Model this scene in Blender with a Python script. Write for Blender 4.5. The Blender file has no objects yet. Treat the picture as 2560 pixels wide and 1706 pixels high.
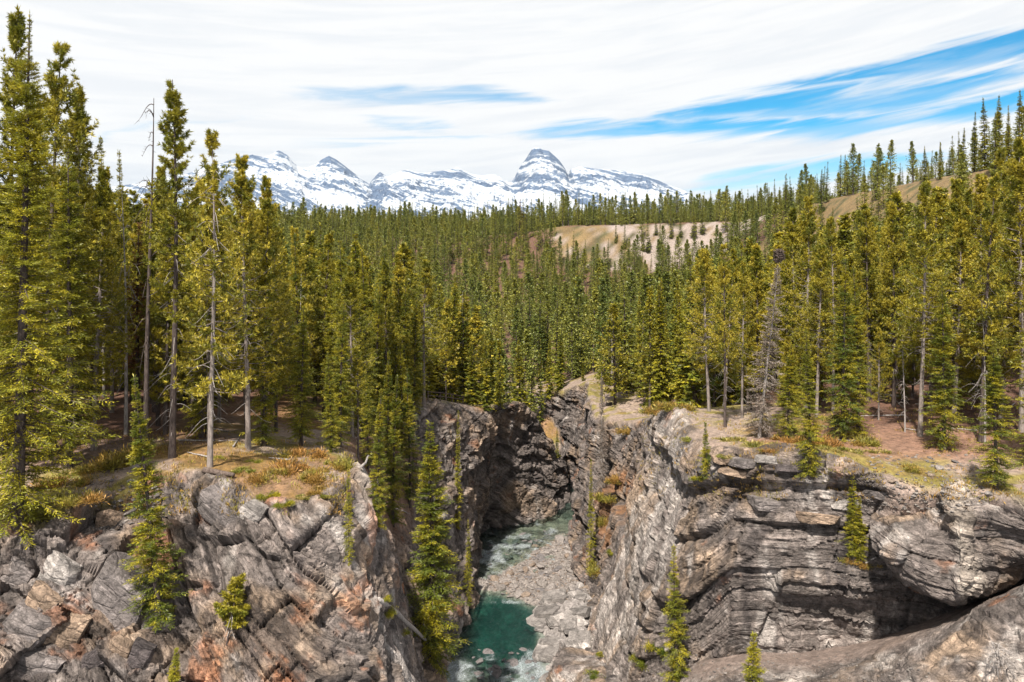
import bpy, bmesh, math, time
import numpy as np
from mathutils import Vector

T0 = time.time()
scn = bpy.context.scene
COL = scn.collection
R = math.radians

# ------------------------------------------------------------------ camera
F_PX, CX, HY = 796.0, 512.0, 255.0          # focal length in pixels, centre column, horizon row (1024 x 682 picture)
CAM_Z = 44.0                                # the river surface is z = 0
cam = bpy.data.cameras.new('camera')
cam.sensor_width = 36.0
cam.lens = 36.0 * F_PX / 1024.0
cam.shift_y = -(341.0 - HY) / 1024.0
cam.clip_start = 0.5
cam.clip_end = 60000.0
camo = bpy.data.objects.new('camera', cam)
camo.location = (0, 0, CAM_Z)
camo.rotation_euler = (R(90), 0, 0)
COL.objects.link(camo)
scn.camera = camo

# ------------------------------------------------------------------ sun
SUN_AZ, SUN_EL = R(199), R(55)              # azimuth clockwise from +Y (behind the camera, a little to the left)
sdir = Vector((math.sin(SUN_AZ) * math.cos(SUN_EL), math.cos(SUN_AZ) * math.cos(SUN_EL), math.sin(SUN_EL)))
sun = bpy.data.lights.new('sun', 'SUN')
sun.energy = 5.0
sun.angle = R(2.0)
sun.color = (1.0, 0.93, 0.82)
suno = bpy.data.objects.new('sun', sun)
suno.rotation_euler = (-sdir).to_track_quat('-Z', 'Y').to_euler()
suno.location = sdir * 300
COL.objects.link(suno)

scn.view_settings.view_transform = 'Standard'
scn.view_settings.look = 'None'
scn.view_settings.exposure = 1.08
scn.view_settings.gamma = 1.0
scn.view_settings.use_curve_mapping = False


# ------------------------------------------------------------------ node helpers
class NT:
    def __init__(self, tree):
        self.t = tree
        self.n = tree.nodes
        self.l = tree.links
        self.n.clear()

    def node(self, typ, ins=None, **kw):
        nd = self.n.new(typ)
        for k, v in kw.items():
            setattr(nd, k, v)
        if ins:
            for k, v in ins.items():
                self.set(nd.inputs[k], v)
        return nd

    def set(self, sock, v):
        if isinstance(v, bpy.types.NodeSocket):
            self.l.new(v, sock)
        else:
            sock.default_value = v

    def math(self, op, a, b=0.0, c=0.0, clamp=False):
        nd = self.n.new('ShaderNodeMath')
        nd.operation = op
        nd.use_clamp = clamp
        for i, v in enumerate((a, b, c)):
            self.set(nd.inputs[i], v)
        return nd.outputs[0]

    def ramp(self, v, a, b, c0=0.0, c1=1.0):
        nd = self.n.new('ShaderNodeMapRange')
        nd.interpolation_type = 'SMOOTHSTEP'
        for i, x in enumerate((v, a, b, c0, c1)):
            self.set(nd.inputs[i], x)
        return nd.outputs[0]

    def mix(self, f, a, b, typ='MIX'):
        nd = self.n.new('ShaderNodeMix')
        nd.data_type = 'RGBA'
        nd.blend_type = typ
        nd.clamp_factor = True
        self.set(nd.inputs[0], f)
        self.set(nd.inputs[6], a)
        self.set(nd.inputs[7], b)
        return nd.outputs[2]

    def noise(self, vec, scale, detail=4.0, rough=0.55, dist=0.0):
        nd = self.node('ShaderNodeTexNoise', {'Scale': scale, 'Detail': detail, 'Roughness': rough, 'Distortion': dist})
        if vec is not None:
            self.l.new(vec, nd.inputs['Vector'])
        return nd.outputs[0]

    def mapping(self, vec, scale=(1, 1, 1), rot=(0, 0, 0), loc=(0, 0, 0)):
        nd = self.node('ShaderNodeMapping')
        self.l.new(vec, nd.inputs['Vector'])
        nd.inputs['Scale'].default_value = scale
        nd.inputs['Rotation'].default_value = rot
        nd.inputs['Location'].default_value = loc
        return nd.outputs[0]


def C(r, g, b):
    return (r, g, b, 1.0)


# ------------------------------------------------------------------ sky
world = bpy.data.worlds.new('World')
scn.world = world
world.use_nodes = True
w = NT(world.node_tree)
tc = w.node('ShaderNodeTexCoord')
sky = w.node('ShaderNodeTexSky', sky_type='NISHITA', sun_disc=False)
sky.sun_elevation = SUN_EL
sky.sun_rotation = SUN_AZ
sky.altitude = 1400
sky.air_density = 1.0
sky.dust_density = 0.3
sky.ozone_density = 3.0
sep = w.node('ShaderNodeSeparateXYZ', {0: tc.outputs['Generated']})
az = w.math('ARCTAN2', sep.outputs[0], sep.outputs[1])
el = w.math('ARCSINE', sep.outputs[2])
# streak coordinate: cloud sheets tilt upward to the right
tilt = w.math('MULTIPLY', w.math('MULTIPLY', az, az), 0.10)
tilt = w.math('ADD', tilt, w.math('MULTIPLY', az, 0.085))
q = w.math('SUBTRACT', el, tilt)
cvec = w.node('ShaderNodeCombineXYZ', {0: az, 1: w.math('MULTIPLY', q, 9.0), 2: 0.37})
big = w.noise(cvec.outputs[0], 2.1, 3.0, 0.5, 0.3)
cvec2 = w.node('ShaderNodeCombineXYZ', {0: w.math('MULTIPLY', az, 2.2), 1: w.math('MULTIPLY', q, 26.0), 2: 1.9})
fine = w.noise(cvec2.outputs[0], 2.4, 6.0, 0.6, 0.5)
# openings in the sheet of cloud: long lenses of clear sky, (azimuth, elevation, half width) read along each
def curve(fac, pts):
    nd = w.n.new('ShaderNodeFloatCurve')
    cm = nd.mapping
    cv = cm.curves[0]
    pts = sorted(pts)
    cv.points[0].location = pts[0]
    cv.points[1].location = pts[-1]
    for p_ in pts[1:-1]:
        cv.points.new(*p_)
    for p_ in cv.points:
        p_.handle_type = 'AUTO_CLAMPED'
    cm.use_clip = False
    cm.update()
    w.set(nd.inputs['Value'], fac)
    return nd.outputs[0]


fac = w.math('MULTIPLY', w.math('ADD', az, 0.62), 1.0 / 1.24, clamp=True)
wob_ = w.math('ADD', w.math('MULTIPLY', w.math('SUBTRACT', big, 0.5), 0.020), w.math('MULTIPLY', w.math('SUBTRACT', fine, 0.5), 0.046))
LENSES = [
    [(1060, 36, 13), (1024, 44, 11), (960, 56, 9), (914, 67, 7), (870, 78, 5), (800, 90, 1), (760, 96, -3)],
    [(1060, 62, -2), (1024, 72, 1), (960, 87, 5), (914, 95, 9), (850, 102, 8), (783, 108, 6), (700, 116, 4), (640, 121, -2)],
    [(1060, 96, 7), (1024, 102, 6), (960, 112, 5), (914, 117, 4), (783, 126, 5), (653, 131, 6), (566, 134, 2), (520, 136, -3)],
    [(950, 156, -3), (914, 160, 3), (860, 165, 7), (800, 172, 7), (740, 180, 6), (690, 187, -2)],
    [(280, 94, -6), (350, 97, 1), (430, 98, 3), (500, 101, 2), (560, 104, -6)],
    [(300, 146, -6), (380, 143, -2), (440, 142, -2), (500, 140, -6)],
    [(350, 123, -6), (420, 130, -1), (460, 128, -6)],
    [(60, 150, -5), (140, 128, -3), (190, 122, -3), (250, 118, -6)],
    [(160, 196, -5), (240, 182, 1), (300, 170, -5)],
]
blue = None
for L_ in LENSES:
    cp = [((math.atan2(p_[0] - CX, F_PX) + 0.62) / 1.24, (HY - p_[1]) / math.hypot(F_PX, p_[0] - CX) / 0.3) for p_ in L_]
    hp = [((math.atan2(p_[0] - CX, F_PX) + 0.62) / 1.24, p_[2] / F_PX * 20.0) for p_ in L_]
    c_ = w.math('MULTIPLY', curve(fac, cp), 0.3)
    hw = w.math('MULTIPLY', curve(fac, hp), 0.05)
    m_ = w.math('SUBTRACT', hw, w.math('ABSOLUTE', w.math('ADD', w.math('SUBTRACT', el, c_), wob_)))
    m_ = w.ramp(m_, -0.0105, 0.0045)
    blue = m_ if blue is None else w.math('MAXIMUM', blue, m_)
blue = w.math('MULTIPLY', blue, w.ramp(fine, 0.40, 0.66, 1.0, 0.7))
blue = w.math('MULTIPLY', blue, w.ramp(el, 0.03, 0.14, 0.45, 1.0))
blue = w.math('MULTIPLY', blue, w.ramp(az, -0.25, 0.25, 0.55, 1.0))
blue = w.math('MULTIPLY', blue, w.ramp(w.math('ABSOLUTE', az), 0.9, 1.6, 1.0, 0.0))
cloud_c = w.mix(w.ramp(fine, 0.40, 0.66), C(1.0, 1.0, 1.0), C(0.90, 0.92, 0.95))
gry = w.math('MULTIPLY', w.ramp(w.math('ADD', w.math('MULTIPLY', big, 0.55), w.math('MULTIPLY', fine, 0.45)), 0.50, 0.66),
             w.ramp(el, 0.04, 0.20, 1.0, 0.0))
cloud_c = w.mix(gry, cloud_c, C(0.80, 0.84, 0.90))
hsv = w.node('ShaderNodeHueSaturation', {'Hue': 0.482, 'Saturation': 1.8, 'Value': 1.0, 'Color': sky.outputs[0]})
bg_sky = w.node('ShaderNodeBackground', {0: hsv.outputs[0], 1: 0.07})
bg_cl = w.node('ShaderNodeBackground', {0: cloud_c, 1: 0.475})
mx = w.node('ShaderNodeMixShader', {0: blue, 1: bg_cl.outputs[0], 2: bg_sky.outputs[0]})
wo = w.node('ShaderNodeOutputWorld')
w.l.new(mx.outputs[0], wo.inputs[0])


# ------------------------------------------------------------------ numeric noise
def h3(ix, iy, iz, seed=0):
    u = np.uint32
    n = ix.astype(np.int32).view(u) * u(374761393) + iy.astype(np.int32).view(u) * u(668265263) + iz.astype(np.int32).view(u) * u(3266489917) + u((seed * 1274126177) & 0xFFFFFFFF)
    n ^= n >> u(13)
    n *= u(1274126177)
    n ^= n >> u(16)
    n *= u(2246822519)
    n ^= n >> u(15)
    return (n & u(0xFFFFFF)).astype(np.float32) / np.float32(0xFFFFFF)


def h1(i, seed=0):
    z = np.zeros_like(i)
    return h3(i, z, z, seed)


def vnoise(P, seed=0):
    P = np.asarray(P, np.float32)
    r = 0
    ii, ww = [], []
    for k in range(3):
        f = np.floor(P[:, k])
        d = P[:, k] - f
        ii.append(f.astype(np.int32))
        ww.append(d * d * d * (d * (d * 6 - 15) + 10))
    for a in (0, 1):
        wx = ww[0] if a else 1 - ww[0]
        for b in (0, 1):
            wxy = wx * (ww[1] if b else 1 - ww[1])
            h0 = h3(ii[0] + a, ii[1] + b, ii[2], seed)
            h1_ = h3(ii[0] + a, ii[1] + b, ii[2] + 1, seed)
            r = r + wxy * (h0 + (h1_ - h0) * ww[2])
    return r * 2 - 1


def fbm(P, octv=4, seed=0, gain=0.5):
    a, s, r = 1.0, 0.0, 0
    for k in range(octv):
        r = r + a * vnoise(P * (2.03 ** k) + 17.3 * k, seed + k)
        s += a
        a *= gain
    return r / s


def voro(P, seed=0, jit=0.85):
    f = np.floor(P).astype(np.int64)
    F1 = np.full(len(P), 9.0, np.float32)
    F2 = F1.copy()
    H = np.zeros(len(P), np.float32)
    for a in (-1, 0, 1):
        for b in (-1, 0, 1):
            for c in (-1, 0, 1):
                ix, iy, iz = f[:, 0] + a, f[:, 1] + b, f[:, 2] + c
                ox = ix + 0.5 + (h3(ix, iy, iz, seed) - 0.5) * jit - P[:, 0]
                oy = iy + 0.5 + (h3(ix, iy, iz, seed + 7) - 0.5) * jit - P[:, 1]
                oz = iz + 0.5 + (h3(ix, iy, iz, seed + 13) - 0.5) * jit - P[:, 2]
                d = np.sqrt(ox * ox + oy * oy + oz * oz).astype(np.float32)
                m = d < F1
                F2 = np.where(m, F1, np.minimum(F2, d))
                H = np.where(m, h3(ix, iy, iz, seed + 23), H)
                F1 = np.where(m, d, F1)
    return F1, F2, H


def sstep(x, a, b):
    t = np.clip((x - a) / (b - a), 0, 1)
    return t * t * (3 - 2 * t)


def lerp(a, b, t):
    return a + (b - a) * t


# ------------------------------------------------------------------ pixel <-> place
def W(px, py, D):
    return np.array(((px - CX) / F_PX * D, D, CAM_Z - (py - HY) / F_PX * D))


def WZ(px, D, z):
    return np.array(((px - CX) / F_PX * D, D, z))


# ------------------------------------------------------------------ mesh helpers
def mesh_from(name, V, Fq=None, Ft=None, mats=(), fmat=None, smooth=False, col=None, attrs=None):
    me = bpy.data.meshes.new(name)
    V = np.ascontiguousarray(V, np.float32)
    parts, totals = [], []
    if Fq is not None and len(Fq):
        parts.append(np.asarray(Fq, np.int32).ravel())
        totals.append(np.full(len(Fq), 4, np.int32))
    if Ft is not None and len(Ft):
        parts.append(np.asarray(Ft, np.int32).ravel())
        totals.append(np.full(len(Ft), 3, np.int32))
    loops = np.concatenate(parts)
    tot = np.concatenate(totals)
    start = np.concatenate(([0], np.cumsum(tot)[:-1])).astype(np.int32)
    me.vertices.add(len(V))
    me.vertices.foreach_set('co', V.ravel())
    me.loops.add(len(loops))
    me.loops.foreach_set('vertex_index', loops)
    me.polygons.add(len(tot))
    me.polygons.foreach_set('loop_start', start)
    me.polygons.foreach_set('loop_total', tot)
    if fmat is not None:
        me.polygons.foreach_set('material_index', np.asarray(fmat, np.int32))
    me.polygons.foreach_set('use_smooth', np.full(len(tot), bool(smooth)))
    for m in mats:
        me.materials.append(m)
    if col is not None:
        ca = me.color_attributes.new('Col', 'FLOAT_COLOR', 'POINT')
        c4 = np.ones((len(V), 4), np.float32)
        c4[:, :3] = col
        ca.data.foreach_set('color', c4.ravel())
    if attrs:
        for k, v in attrs.items():
            at = me.attributes.new(k, 'FLOAT', 'POINT')
            at.data.foreach_set('value', np.asarray(v, np.float32))
    me.update()
    me.validate()
    return me


def grid_faces(nr, nc, flip=False):
    i = np.arange(nr * nc).reshape(nr, nc)
    a, b, c, d = i[:-1, :-1].ravel(), i[:-1, 1:].ravel(), i[1:, 1:].ravel(), i[1:, :-1].ravel()
    return np.stack((a, d, c, b) if flip else (a, b, c, d), 1)


def obj(name, me, parent=None, loc=(0, 0, 0)):
    o = bpy.data.objects.new(name, me)
    COL.objects.link(o)
    o.location = loc
    if parent is not None:
        o.parent = parent
    return o


def tag(o, label=None, cat=None, group=None, kind=None):
    if label:
        o['label'] = label
    if cat:
        o['category'] = cat
    if group:
        o['group'] = group
    if kind:
        o['kind'] = kind
    return o


# ------------------------------------------------------------------ materials
def new_mat(name):
    m = bpy.data.materials.new(name)
    m.use_nodes = True
    return m, NT(m.node_tree)


def rock_material(name, bump=0.5, det=1.0, soil=False):
    m, n = new_mat(name)
    at = n.node('ShaderNodeAttribute', attribute_name='Col')
    tc_ = n.node('ShaderNodeTexCoord')
    P = tc_.outputs['Object']
    n1 = n.noise(P, 2.6 * det, 8.0, 0.68)
    n2 = n.noise(P, 11.0 * det, 6.0, 0.7)
    spk = n.noise(P, 26.0 * det, 3.0, 0.6)
    v = n.math('ADD', n.math('MULTIPLY', n1, 0.6), n.math('MULTIPLY', n2, 0.4))
    k = n.ramp(v, 0.34, 0.66, 0.45, 1.55)
    c = n.mix(1.0, at.outputs['Color'], n.node('ShaderNodeCombineColor', {0: k, 1: k, 2: k}).outputs[0], 'MULTIPLY')
    # pale mineral specks and dark lichen
    c = n.mix(n.math('MULTIPLY', n.ramp(spk, 0.60, 0.70), 0.45), c, C(0.32, 0.285, 0.26))
    c = n.mix(n.math('MULTIPLY', n.ramp(n.noise(P, 5.5 * det, 7.0, 0.75), 0.58, 0.66), 0.6), c, C(0.032, 0.028, 0.028))
    b = n.node('ShaderNodeBump', {'Strength': bump, 'Distance': 0.12, 'Height': n.math('ADD', n1, n.math('MULTIPLY', n2, 0.5))})
    p = n.node('ShaderNodeBsdfPrincipled', {'Base Color': c, 'Roughness': 0.86, 'Specular IOR Level': 0.25, 'Normal': b.outputs[0]})
    o = n.node('ShaderNodeOutputMaterial')
    n.l.new(p.outputs[0], o.inputs[0])
    return m


def leaf_material(name, ca, cb, cc, trans=0.35, tip=None):
    """needles: colour varies from tree to tree (object random) and in patches through the crown"""
    m, n = new_mat(name)
    oi = n.node('ShaderNodeObjectInfo')
    tc_ = n.node('ShaderNodeTexCoord')
    geo = n.node('ShaderNodeNewGeometry')
    base = n.mix(oi.outputs['Random'], ca, cb)
    rv = n.node('ShaderNodeCombineXYZ', {0: n.math('MULTIPLY', oi.outputs['Random'], 40.0)})
    pv = n.node('ShaderNodeVectorMath', {0: tc_.outputs['Object'], 1: rv.outputs[0]}, operation='ADD')
    nz = n.noise(pv.outputs[0], 0.7, 4.0, 0.6)
    c = n.mix(n.ramp(nz, 0.44, 0.60, 0.0, 0.95), base, cc)
    k = n.ramp(geo.outputs['Random Per Island'], 0.0, 1.0, 0.45, 1.5)
    c = n.mix(1.0, c, n.node('ShaderNodeCombineColor', {0: k, 1: k, 2: k}).outputs[0], 'MULTIPLY')
    d = n.node('ShaderNodeBsdfDiffuse', {'Color': c})
    t = n.node('ShaderNodeBsdfTranslucent', {'Color': n.mix(0.35, c, C(0.30, 0.28, 0.02))})
    g = n.node('ShaderNodeBsdfGlossy', {'Color': C(0.8, 0.8, 0.7), 'Roughness': 0.5})
    mm = n.node('ShaderNodeMixShader', {0: trans, 1: d.outputs[0], 2: t.outputs[0]})
    m2 = n.node('ShaderNodeMixShader', {0: 0.035, 1: mm.outputs[0], 2: g.outputs[0]})
    o = n.node('ShaderNodeOutputMaterial')
    n.l.new(m2.outputs[0], o.inputs[0])
    return m


def bark_material(name, ca, cb):
    m, n = new_mat(name)
    tc_ = n.node('ShaderNodeTexCoord')
    P = n.mapping(tc_.outputs['Object'], (9, 9, 2.2))
    a = n.noise(P, 1.0, 6.0, 0.7)
    c = n.mix(n.ramp(a, 0.35, 0.65), ca, cb)
    b = n.node('ShaderNodeBump', {'Strength': 0.6, 'Distance': 0.03, 'Height': a})
    p = n.node('ShaderNodeBsdfPrincipled', {'Base Color': c, 'Roughness': 0.9, 'Specular IOR Level': 0.2, 'Normal': b.outputs[0]})
    o = n.node('ShaderNodeOutputMaterial')
    n.l.new(p.outputs[0], o.inputs[0])
    return m


def cliff_material():
    m, n = new_mat('cliff_rock')
    at = n.node('ShaderNodeAttribute', attribute_name='Col')
    U_, V_, W_ = [n.node('ShaderNodeAttribute', attribute_name=k_).outputs['Fac'] for k_ in ('bu', 'bv', 'bw')]
    P = n.node('ShaderNodeTexCoord').outputs['Object']
    soft = n.node('ShaderNodeAttribute', attribute_name='soil').outputs['Fac']
    hard = n.math('SUBTRACT', 1.0, soft)
    n1 = n.noise(P, 2.6, 8.0, 0.68)
    n2 = n.noise(P, 11.0, 6.0, 0.7)
    jit_ = n.math('MULTIPLY', n.math('SUBTRACT', n1, 0.5), 0.35)

    def cells(a, b, c):
        v = n.node('ShaderNodeCombineXYZ', {0: n.math('MULTIPLY', n.math('ADD', U_, jit_), a), 1: n.math('MULTIPLY', V_, b), 2: n.math('MULTIPLY', n.math('ADD', W_, n.math('MULTIPLY', jit_, 0.3)), c)})
        f = n.node('ShaderNodeTexVoronoi', {'Vector': v.outputs[0], 'Scale': 1.0, 'Randomness': 0.9}, feature='F1', distance='CHEBYCHEV')
        e = n.node('ShaderNodeTexVoronoi', {'Vector': v.outputs[0], 'Scale': 1.0, 'Randomness': 0.9}, feature='DISTANCE_TO_EDGE')
        r = n.node('ShaderNodeSeparateColor', {0: f.outputs['Color']})
        return r.outputs[0], n.ramp(e.outputs['Distance'], 0.0, 0.07)

    c1, e1 = cells(0.55, 0.6, 1.5)
    c2, e2 = cells(1.7, 1.7, 5.5)
    lam = n.noise(n.node('ShaderNodeCombineXYZ', {0: n.math('MULTIPLY', U_, 0.25), 1: n.math('MULTIPLY', V_, 0.25), 2: n.math('MULTIPLY', W_, 7.0)}).outputs[0], 1.0, 4.0, 0.7)
    v = n.math('ADD', n.math('MULTIPLY', n1, 0.55), n.math('MULTIPLY', n2, 0.45))
    k = n.ramp(v, 0.34, 0.66, 0.50, 1.50)
    kc = n.math('MULTIPLY', n.math('ADD', 0.62, n.math('MULTIPLY', c1, 0.55)), n.math('ADD', 0.72, n.math('MULTIPLY', c2, 0.42)))
    kc = n.math('MULTIPLY', kc, n.ramp(lam, 0.34, 0.66, 0.72, 1.28))
    kc = n.math('MULTIPLY', kc, 1.12)
    k = n.math('MULTIPLY', k, n.math('ADD', n.math('MULTIPLY', kc, hard), soft))
    c = n.mix(1.0, at.outputs['Color'], n.node('ShaderNodeCombineColor', {0: k, 1: k, 2: k}).outputs[0], 'MULTIPLY')
    c = n.mix(n.math('MULTIPLY', n.ramp(n.noise(P, 26.0, 3.0, 0.6), 0.60, 0.70), 0.4), c, C(0.32, 0.285, 0.26))
    c = n.mix(n.math('MULTIPLY', n.ramp(n.noise(P, 5.5, 7.0, 0.75), 0.57, 0.65), 0.62), c, C(0.030, 0.026, 0.026))
    hgt = n.math('ADD', n.math('MULTIPLY', c1, 0.9), n.math('MULTIPLY', c2, 0.45))
    hgt = n.math('ADD', hgt, n.math('ADD', n.math('MULTIPLY', e1, 0.5), n.math('MULTIPLY', e2, 0.25)))
    hgt = n.math('ADD', hgt, n.math('MULTIPLY', lam, 0.4))
    hgt = n.math('ADD', n.math('MULTIPLY', hgt, hard), n.math('ADD', n1, n.math('MULTIPLY', n2, 0.5)))
    b = n.node('ShaderNodeBump', {'Strength': 0.85, 'Distance': 0.16, 'Height': hgt})
    p = n.node('ShaderNodeBsdfPrincipled', {'Base Color': c, 'Roughness': 0.86, 'Specular IOR Level': 0.25, 'Normal': b.outputs[0]})
    n.l.new(p.outputs[0], n.node('ShaderNodeOutputMaterial').inputs[0])
    return m


M_ROCK = cliff_material()
M_GROUND = rock_material('soil', 0.35, 0.8)
M_STONE = rock_material('river_stone', 0.35, 1.2)
M_SPRUCE = leaf_material('spruce_needles', C(0.062, 0.095, 0.012), C(0.215, 0.205, 0.014), C(0.320, 0.270, 0.016), 0.30)
M_PINE = leaf_material('pine_needles', C(0.240, 0.212, 0.016), C(0.420, 0.332, 0.034), C(0.125, 0.135, 0.014), 0.30)
M_FAR = leaf_material('far_needles', C(0.082, 0.116, 0.030), C(0.280, 0.258, 0.038), C(0.150, 0.168, 0.033), 0.30)  # cooler than the near needles: haze of distance mixed into the colour
M_GREY = leaf_material('dead_twigs', C(0.22, 0.175, 0.155), C(0.25, 0.20, 0.175), C(0.17, 0.135, 0.12), 0.3)
M_RED = leaf_material('red_needles', C(0.16, 0.05, 0.025), C(0.20, 0.07, 0.03), C(0.12, 0.05, 0.02), 0.2)
M_JUN = leaf_material('juniper', C(0.28, 0.18, 0.04), C(0.30, 0.15, 0.045), C(0.20, 0.18, 0.03), 0.25)
M_GRASS = leaf_material('grass', C(0.22, 0.19, 0.04), C(0.26, 0.20, 0.06), C(0.15, 0.16, 0.025), 0.25)
M_BARK = bark_material('bark', C(0.035, 0.026, 0.024), C(0.10, 0.078, 0.070))
M_BARKL = bark_material('pale_bark', C(0.12, 0.10, 0.09), C(0.26, 0.22, 0.20))
M_DEAD = bark_material('dead_wood', C(0.15, 0.13, 0.125), C(0.36, 0.33, 0.31))
M_RAIL = bark_material('weathered_log', C(0.05, 0.035, 0.03), C(0.13, 0.10, 0.085))

# ================================================================== THE LAND
# control nets: columns of (pixel x, pixel y, distance) from rim to foot; a foot given by its height
def net(cols):
    rows = []
    for c in cols:
        r = []
        for p in c:
            r.append(WZ(p[1], p[2], p[3]) if p[0] == 'z' else W(*p))
        rows.append(r)
    return np.array(rows).transpose(1, 0, 2)            # rows x cols x 3


ZB = -2.5
left_cols = [
    [(-190, 560, 40), (-190, 620, 37), (-190, 690, 35), (-190, 790, 33), ('z', -190, 32, ZB)],
    [(-80, 540, 44), (-80, 600, 41), (-80, 680, 39), (-80, 780, 36), ('z', -80, 34, ZB)],
    [(0, 532, 46.5), (2, 590, 44), (4, 660, 42), (5, 760, 40), ('z', 5, 38, ZB)],
    [(60, 520, 48), (64, 575, 45), (66, 650, 43), (66, 750, 40.5), ('z', 66, 38.5, ZB)],
    [(112, 508, 50), (118, 565, 46.8), (122, 640, 43.8), (124, 740, 41), ('z', 124, 39, ZB)],
    [(158, 478, 51.5), (172, 548, 48.2), (185, 632, 44.8), (190, 740, 42), ('z', 190, 40, ZB)],
    [(205, 476, 51.5), (220, 546, 48.0), (235, 636, 44.6), (242, 740, 42), ('z', 242, 40.5, ZB)],
    [(258, 497, 50.2), (270, 556, 47.5), (285, 640, 44.8), (295, 740, 42.8), ('z', 295, 41.5, ZB)],
    [(298, 509, 49.6), (313, 563, 47.6), (330, 640, 45.5), (342, 740, 43.8), ('z', 345, 42.5, ZB)],
    [(327, 492, 51), (350, 556, 49.3), (369, 630, 47.6), (386, 720, 46.2), ('z', 392, 45, ZB)],
    [(347, 474, 54), (373, 548, 52.5), (379, 612, 50.8), (404, 700, 49.6), ('z', 412, 49, ZB)],
    [(350, 464, 60), (378, 530, 61), (396, 590, 61), (422, 680, 60), ('z', 432, 60, ZB)],
    [(352, 440, 74), (380, 502, 74), (399, 560, 71.5), (420, 632, 69), ('z', 436, 68, ZB)],
    [(374, 424, 90), (394, 480, 86), (412, 550, 81), (428, 622, 78), ('z', 445, 77, ZB)],
    [(408, 412, 101), (416, 455, 98), (426, 530, 94), (444, 605, 90), ('z', 462, 88, ZB)],
    [(436, 402, 109), (450, 440, 107), (458, 500, 104), (466, 560, 101), ('z', 474, 99, ZB)],
    [(462, 406, 114), (474, 435, 113), (474, 490, 112), (474, 545, 110), ('z', 477, 107, ZB)],
    [(486, 412, 118), (494, 436, 118), (484, 478, 118.5), (476, 520, 119), ('z', 473, 119, ZB)],
    [(495, 408, 124), (496, 445, 126), (490, 488, 126), (486, 518, 125), ('z', 487, 124, ZB)],
    [(524, 403, 131), (521, 440, 131), (516, 480, 130), (512, 505, 129), ('z', 511, 128, ZB)],
    [(542, 424, 136), (543, 450, 136), (544, 480, 135), (544, 505, 134), ('z', 544, 133, ZB)],
    [(561, 453, 142), (566, 470, 141), (566, 485, 140), (567, 497, 140), ('z', 568, 139, ZB)],
    [(553, 420, 153), (558, 450, 152), (559, 480, 150), (560, 495, 149), ('z', 560, 148, ZB)],
    [(520, 398, 162), (525, 430, 160), (527, 470, 158), (529, 490, 156), ('z', 530, 155, ZB)],
    [(470, 390, 168), (475, 430, 166), (478, 460, 164), (480, 480, 162), ('z', 482, 160, ZB)],
]
left_in = [(-.3, 1)] * 8 + [(-.5, 1), (-.8, .6), (-1, .2), (-1, 0), (-1, .1), (-1, .2), (-1, .4), (-.7, .8), (-.4, 1), (-.5, 1), (-.3, 1), (-.1, 1), (-.5, 1), (-1, .5), (-1, -.4), (-.6, -1), (-.2, -1)]
right_cols = [
    [(455, 386, 186), (457, 420, 184), (458, 450, 182), (459, 475, 180), ('z', 460, 179, ZB)],
    [(510, 390, 178), (512, 420, 176), (515, 450, 174), (518, 480, 172), ('z', 520, 170, ZB)],
    [(545, 394, 163), (548, 425, 161), (550, 455, 159), (552, 485, 158), ('z', 553, 157, ZB)],
    [(563, 393, 158), (563, 430, 157), (563, 465, 156), (563, 490, 155), ('z', 563, 154, ZB)],
    [(579, 387, 155), (577, 430, 153), (575, 470, 151), (573, 497, 150), ('z', 573, 149, ZB)],
    [(587, 394, 138), (585, 440, 136), (580, 480, 133), (575, 510, 131), ('z', 573, 128, ZB)],
    [(594, 420, 123), (585, 452, 121.5), (580, 490, 120), (574, 530, 119), ('z', 571, 117, ZB)],
    [(614, 424, 117), (606, 460, 115), (598, 505, 112), (584, 548, 110), ('z', 573, 108, ZB)],
    [(638, 424, 108), (627, 460, 106), (618, 505, 103.5), (602, 560, 101), ('z', 586, 99, ZB)],
    [(652, 417, 96), (637, 460, 96), (623, 512, 95), (604, 575, 94), ('z', 586, 93, ZB)],
    [(668, 411, 85), (648, 460, 85.5), (630, 520, 86.5), (606, 590, 86.5), ('z', 580, 86.5, ZB)],
    [(688, 424, 77), (668, 482, 75.5), (648, 548, 75), (622, 622, 75), ('z', 592, 77, ZB)],
    [(702, 448, 68.5), (692, 500, 66.5), (677, 570, 65.5), (655, 638, 66), ('z', 630, 69, ZB)],
    [(722, 453, 65.5), (719, 500, 63.5), (712, 568, 62.3), (702, 634, 63), ('z', 690, 66, ZB)],
    [(755, 452, 63.8), (756, 502, 62), (754, 566, 60.8), (750, 634, 61.5), ('z', 750, 65.5, ZB)],
    [(800, 453, 62), (803, 505, 60.2), (805, 570, 59.2), (806, 640, 60.2), ('z', 806, 64.5, ZB)],
    [(846, 464, 60.2), (850, 512, 59.4), (853, 572, 58.4), (856, 638, 59.6), ('z', 856, 63.5, ZB)],
    [(882, 482, 58.5), (878, 524, 58.6), (882, 572, 58), (892, 626, 58.6), ('z', 895, 63, ZB)],
    [(925, 490, 56.5), (925, 530, 57.2), (930, 570, 57.5), (940, 612, 57.5), ('z', 940, 62, ZB)],
    [(975, 492, 54), (978, 528, 55), (985, 565, 56), (990, 595, 56.5), ('z', 990, 61, ZB)],
    [(1040, 502, 51.5), (1040, 535, 53), (1042, 560, 54.5), (1045, 580, 55.5), ('z', 1045, 60, ZB)],
    [(1130, 520, 47), (1130, 550, 49), (1130, 570, 51), (1130, 600, 52), ('z', 1130, 57, ZB)],
    [(1260, 540, 43), (1260, 570, 45), (1260, 600, 47), (1260, 640, 48), ('z', 1260, 52, ZB)],
]
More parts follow.
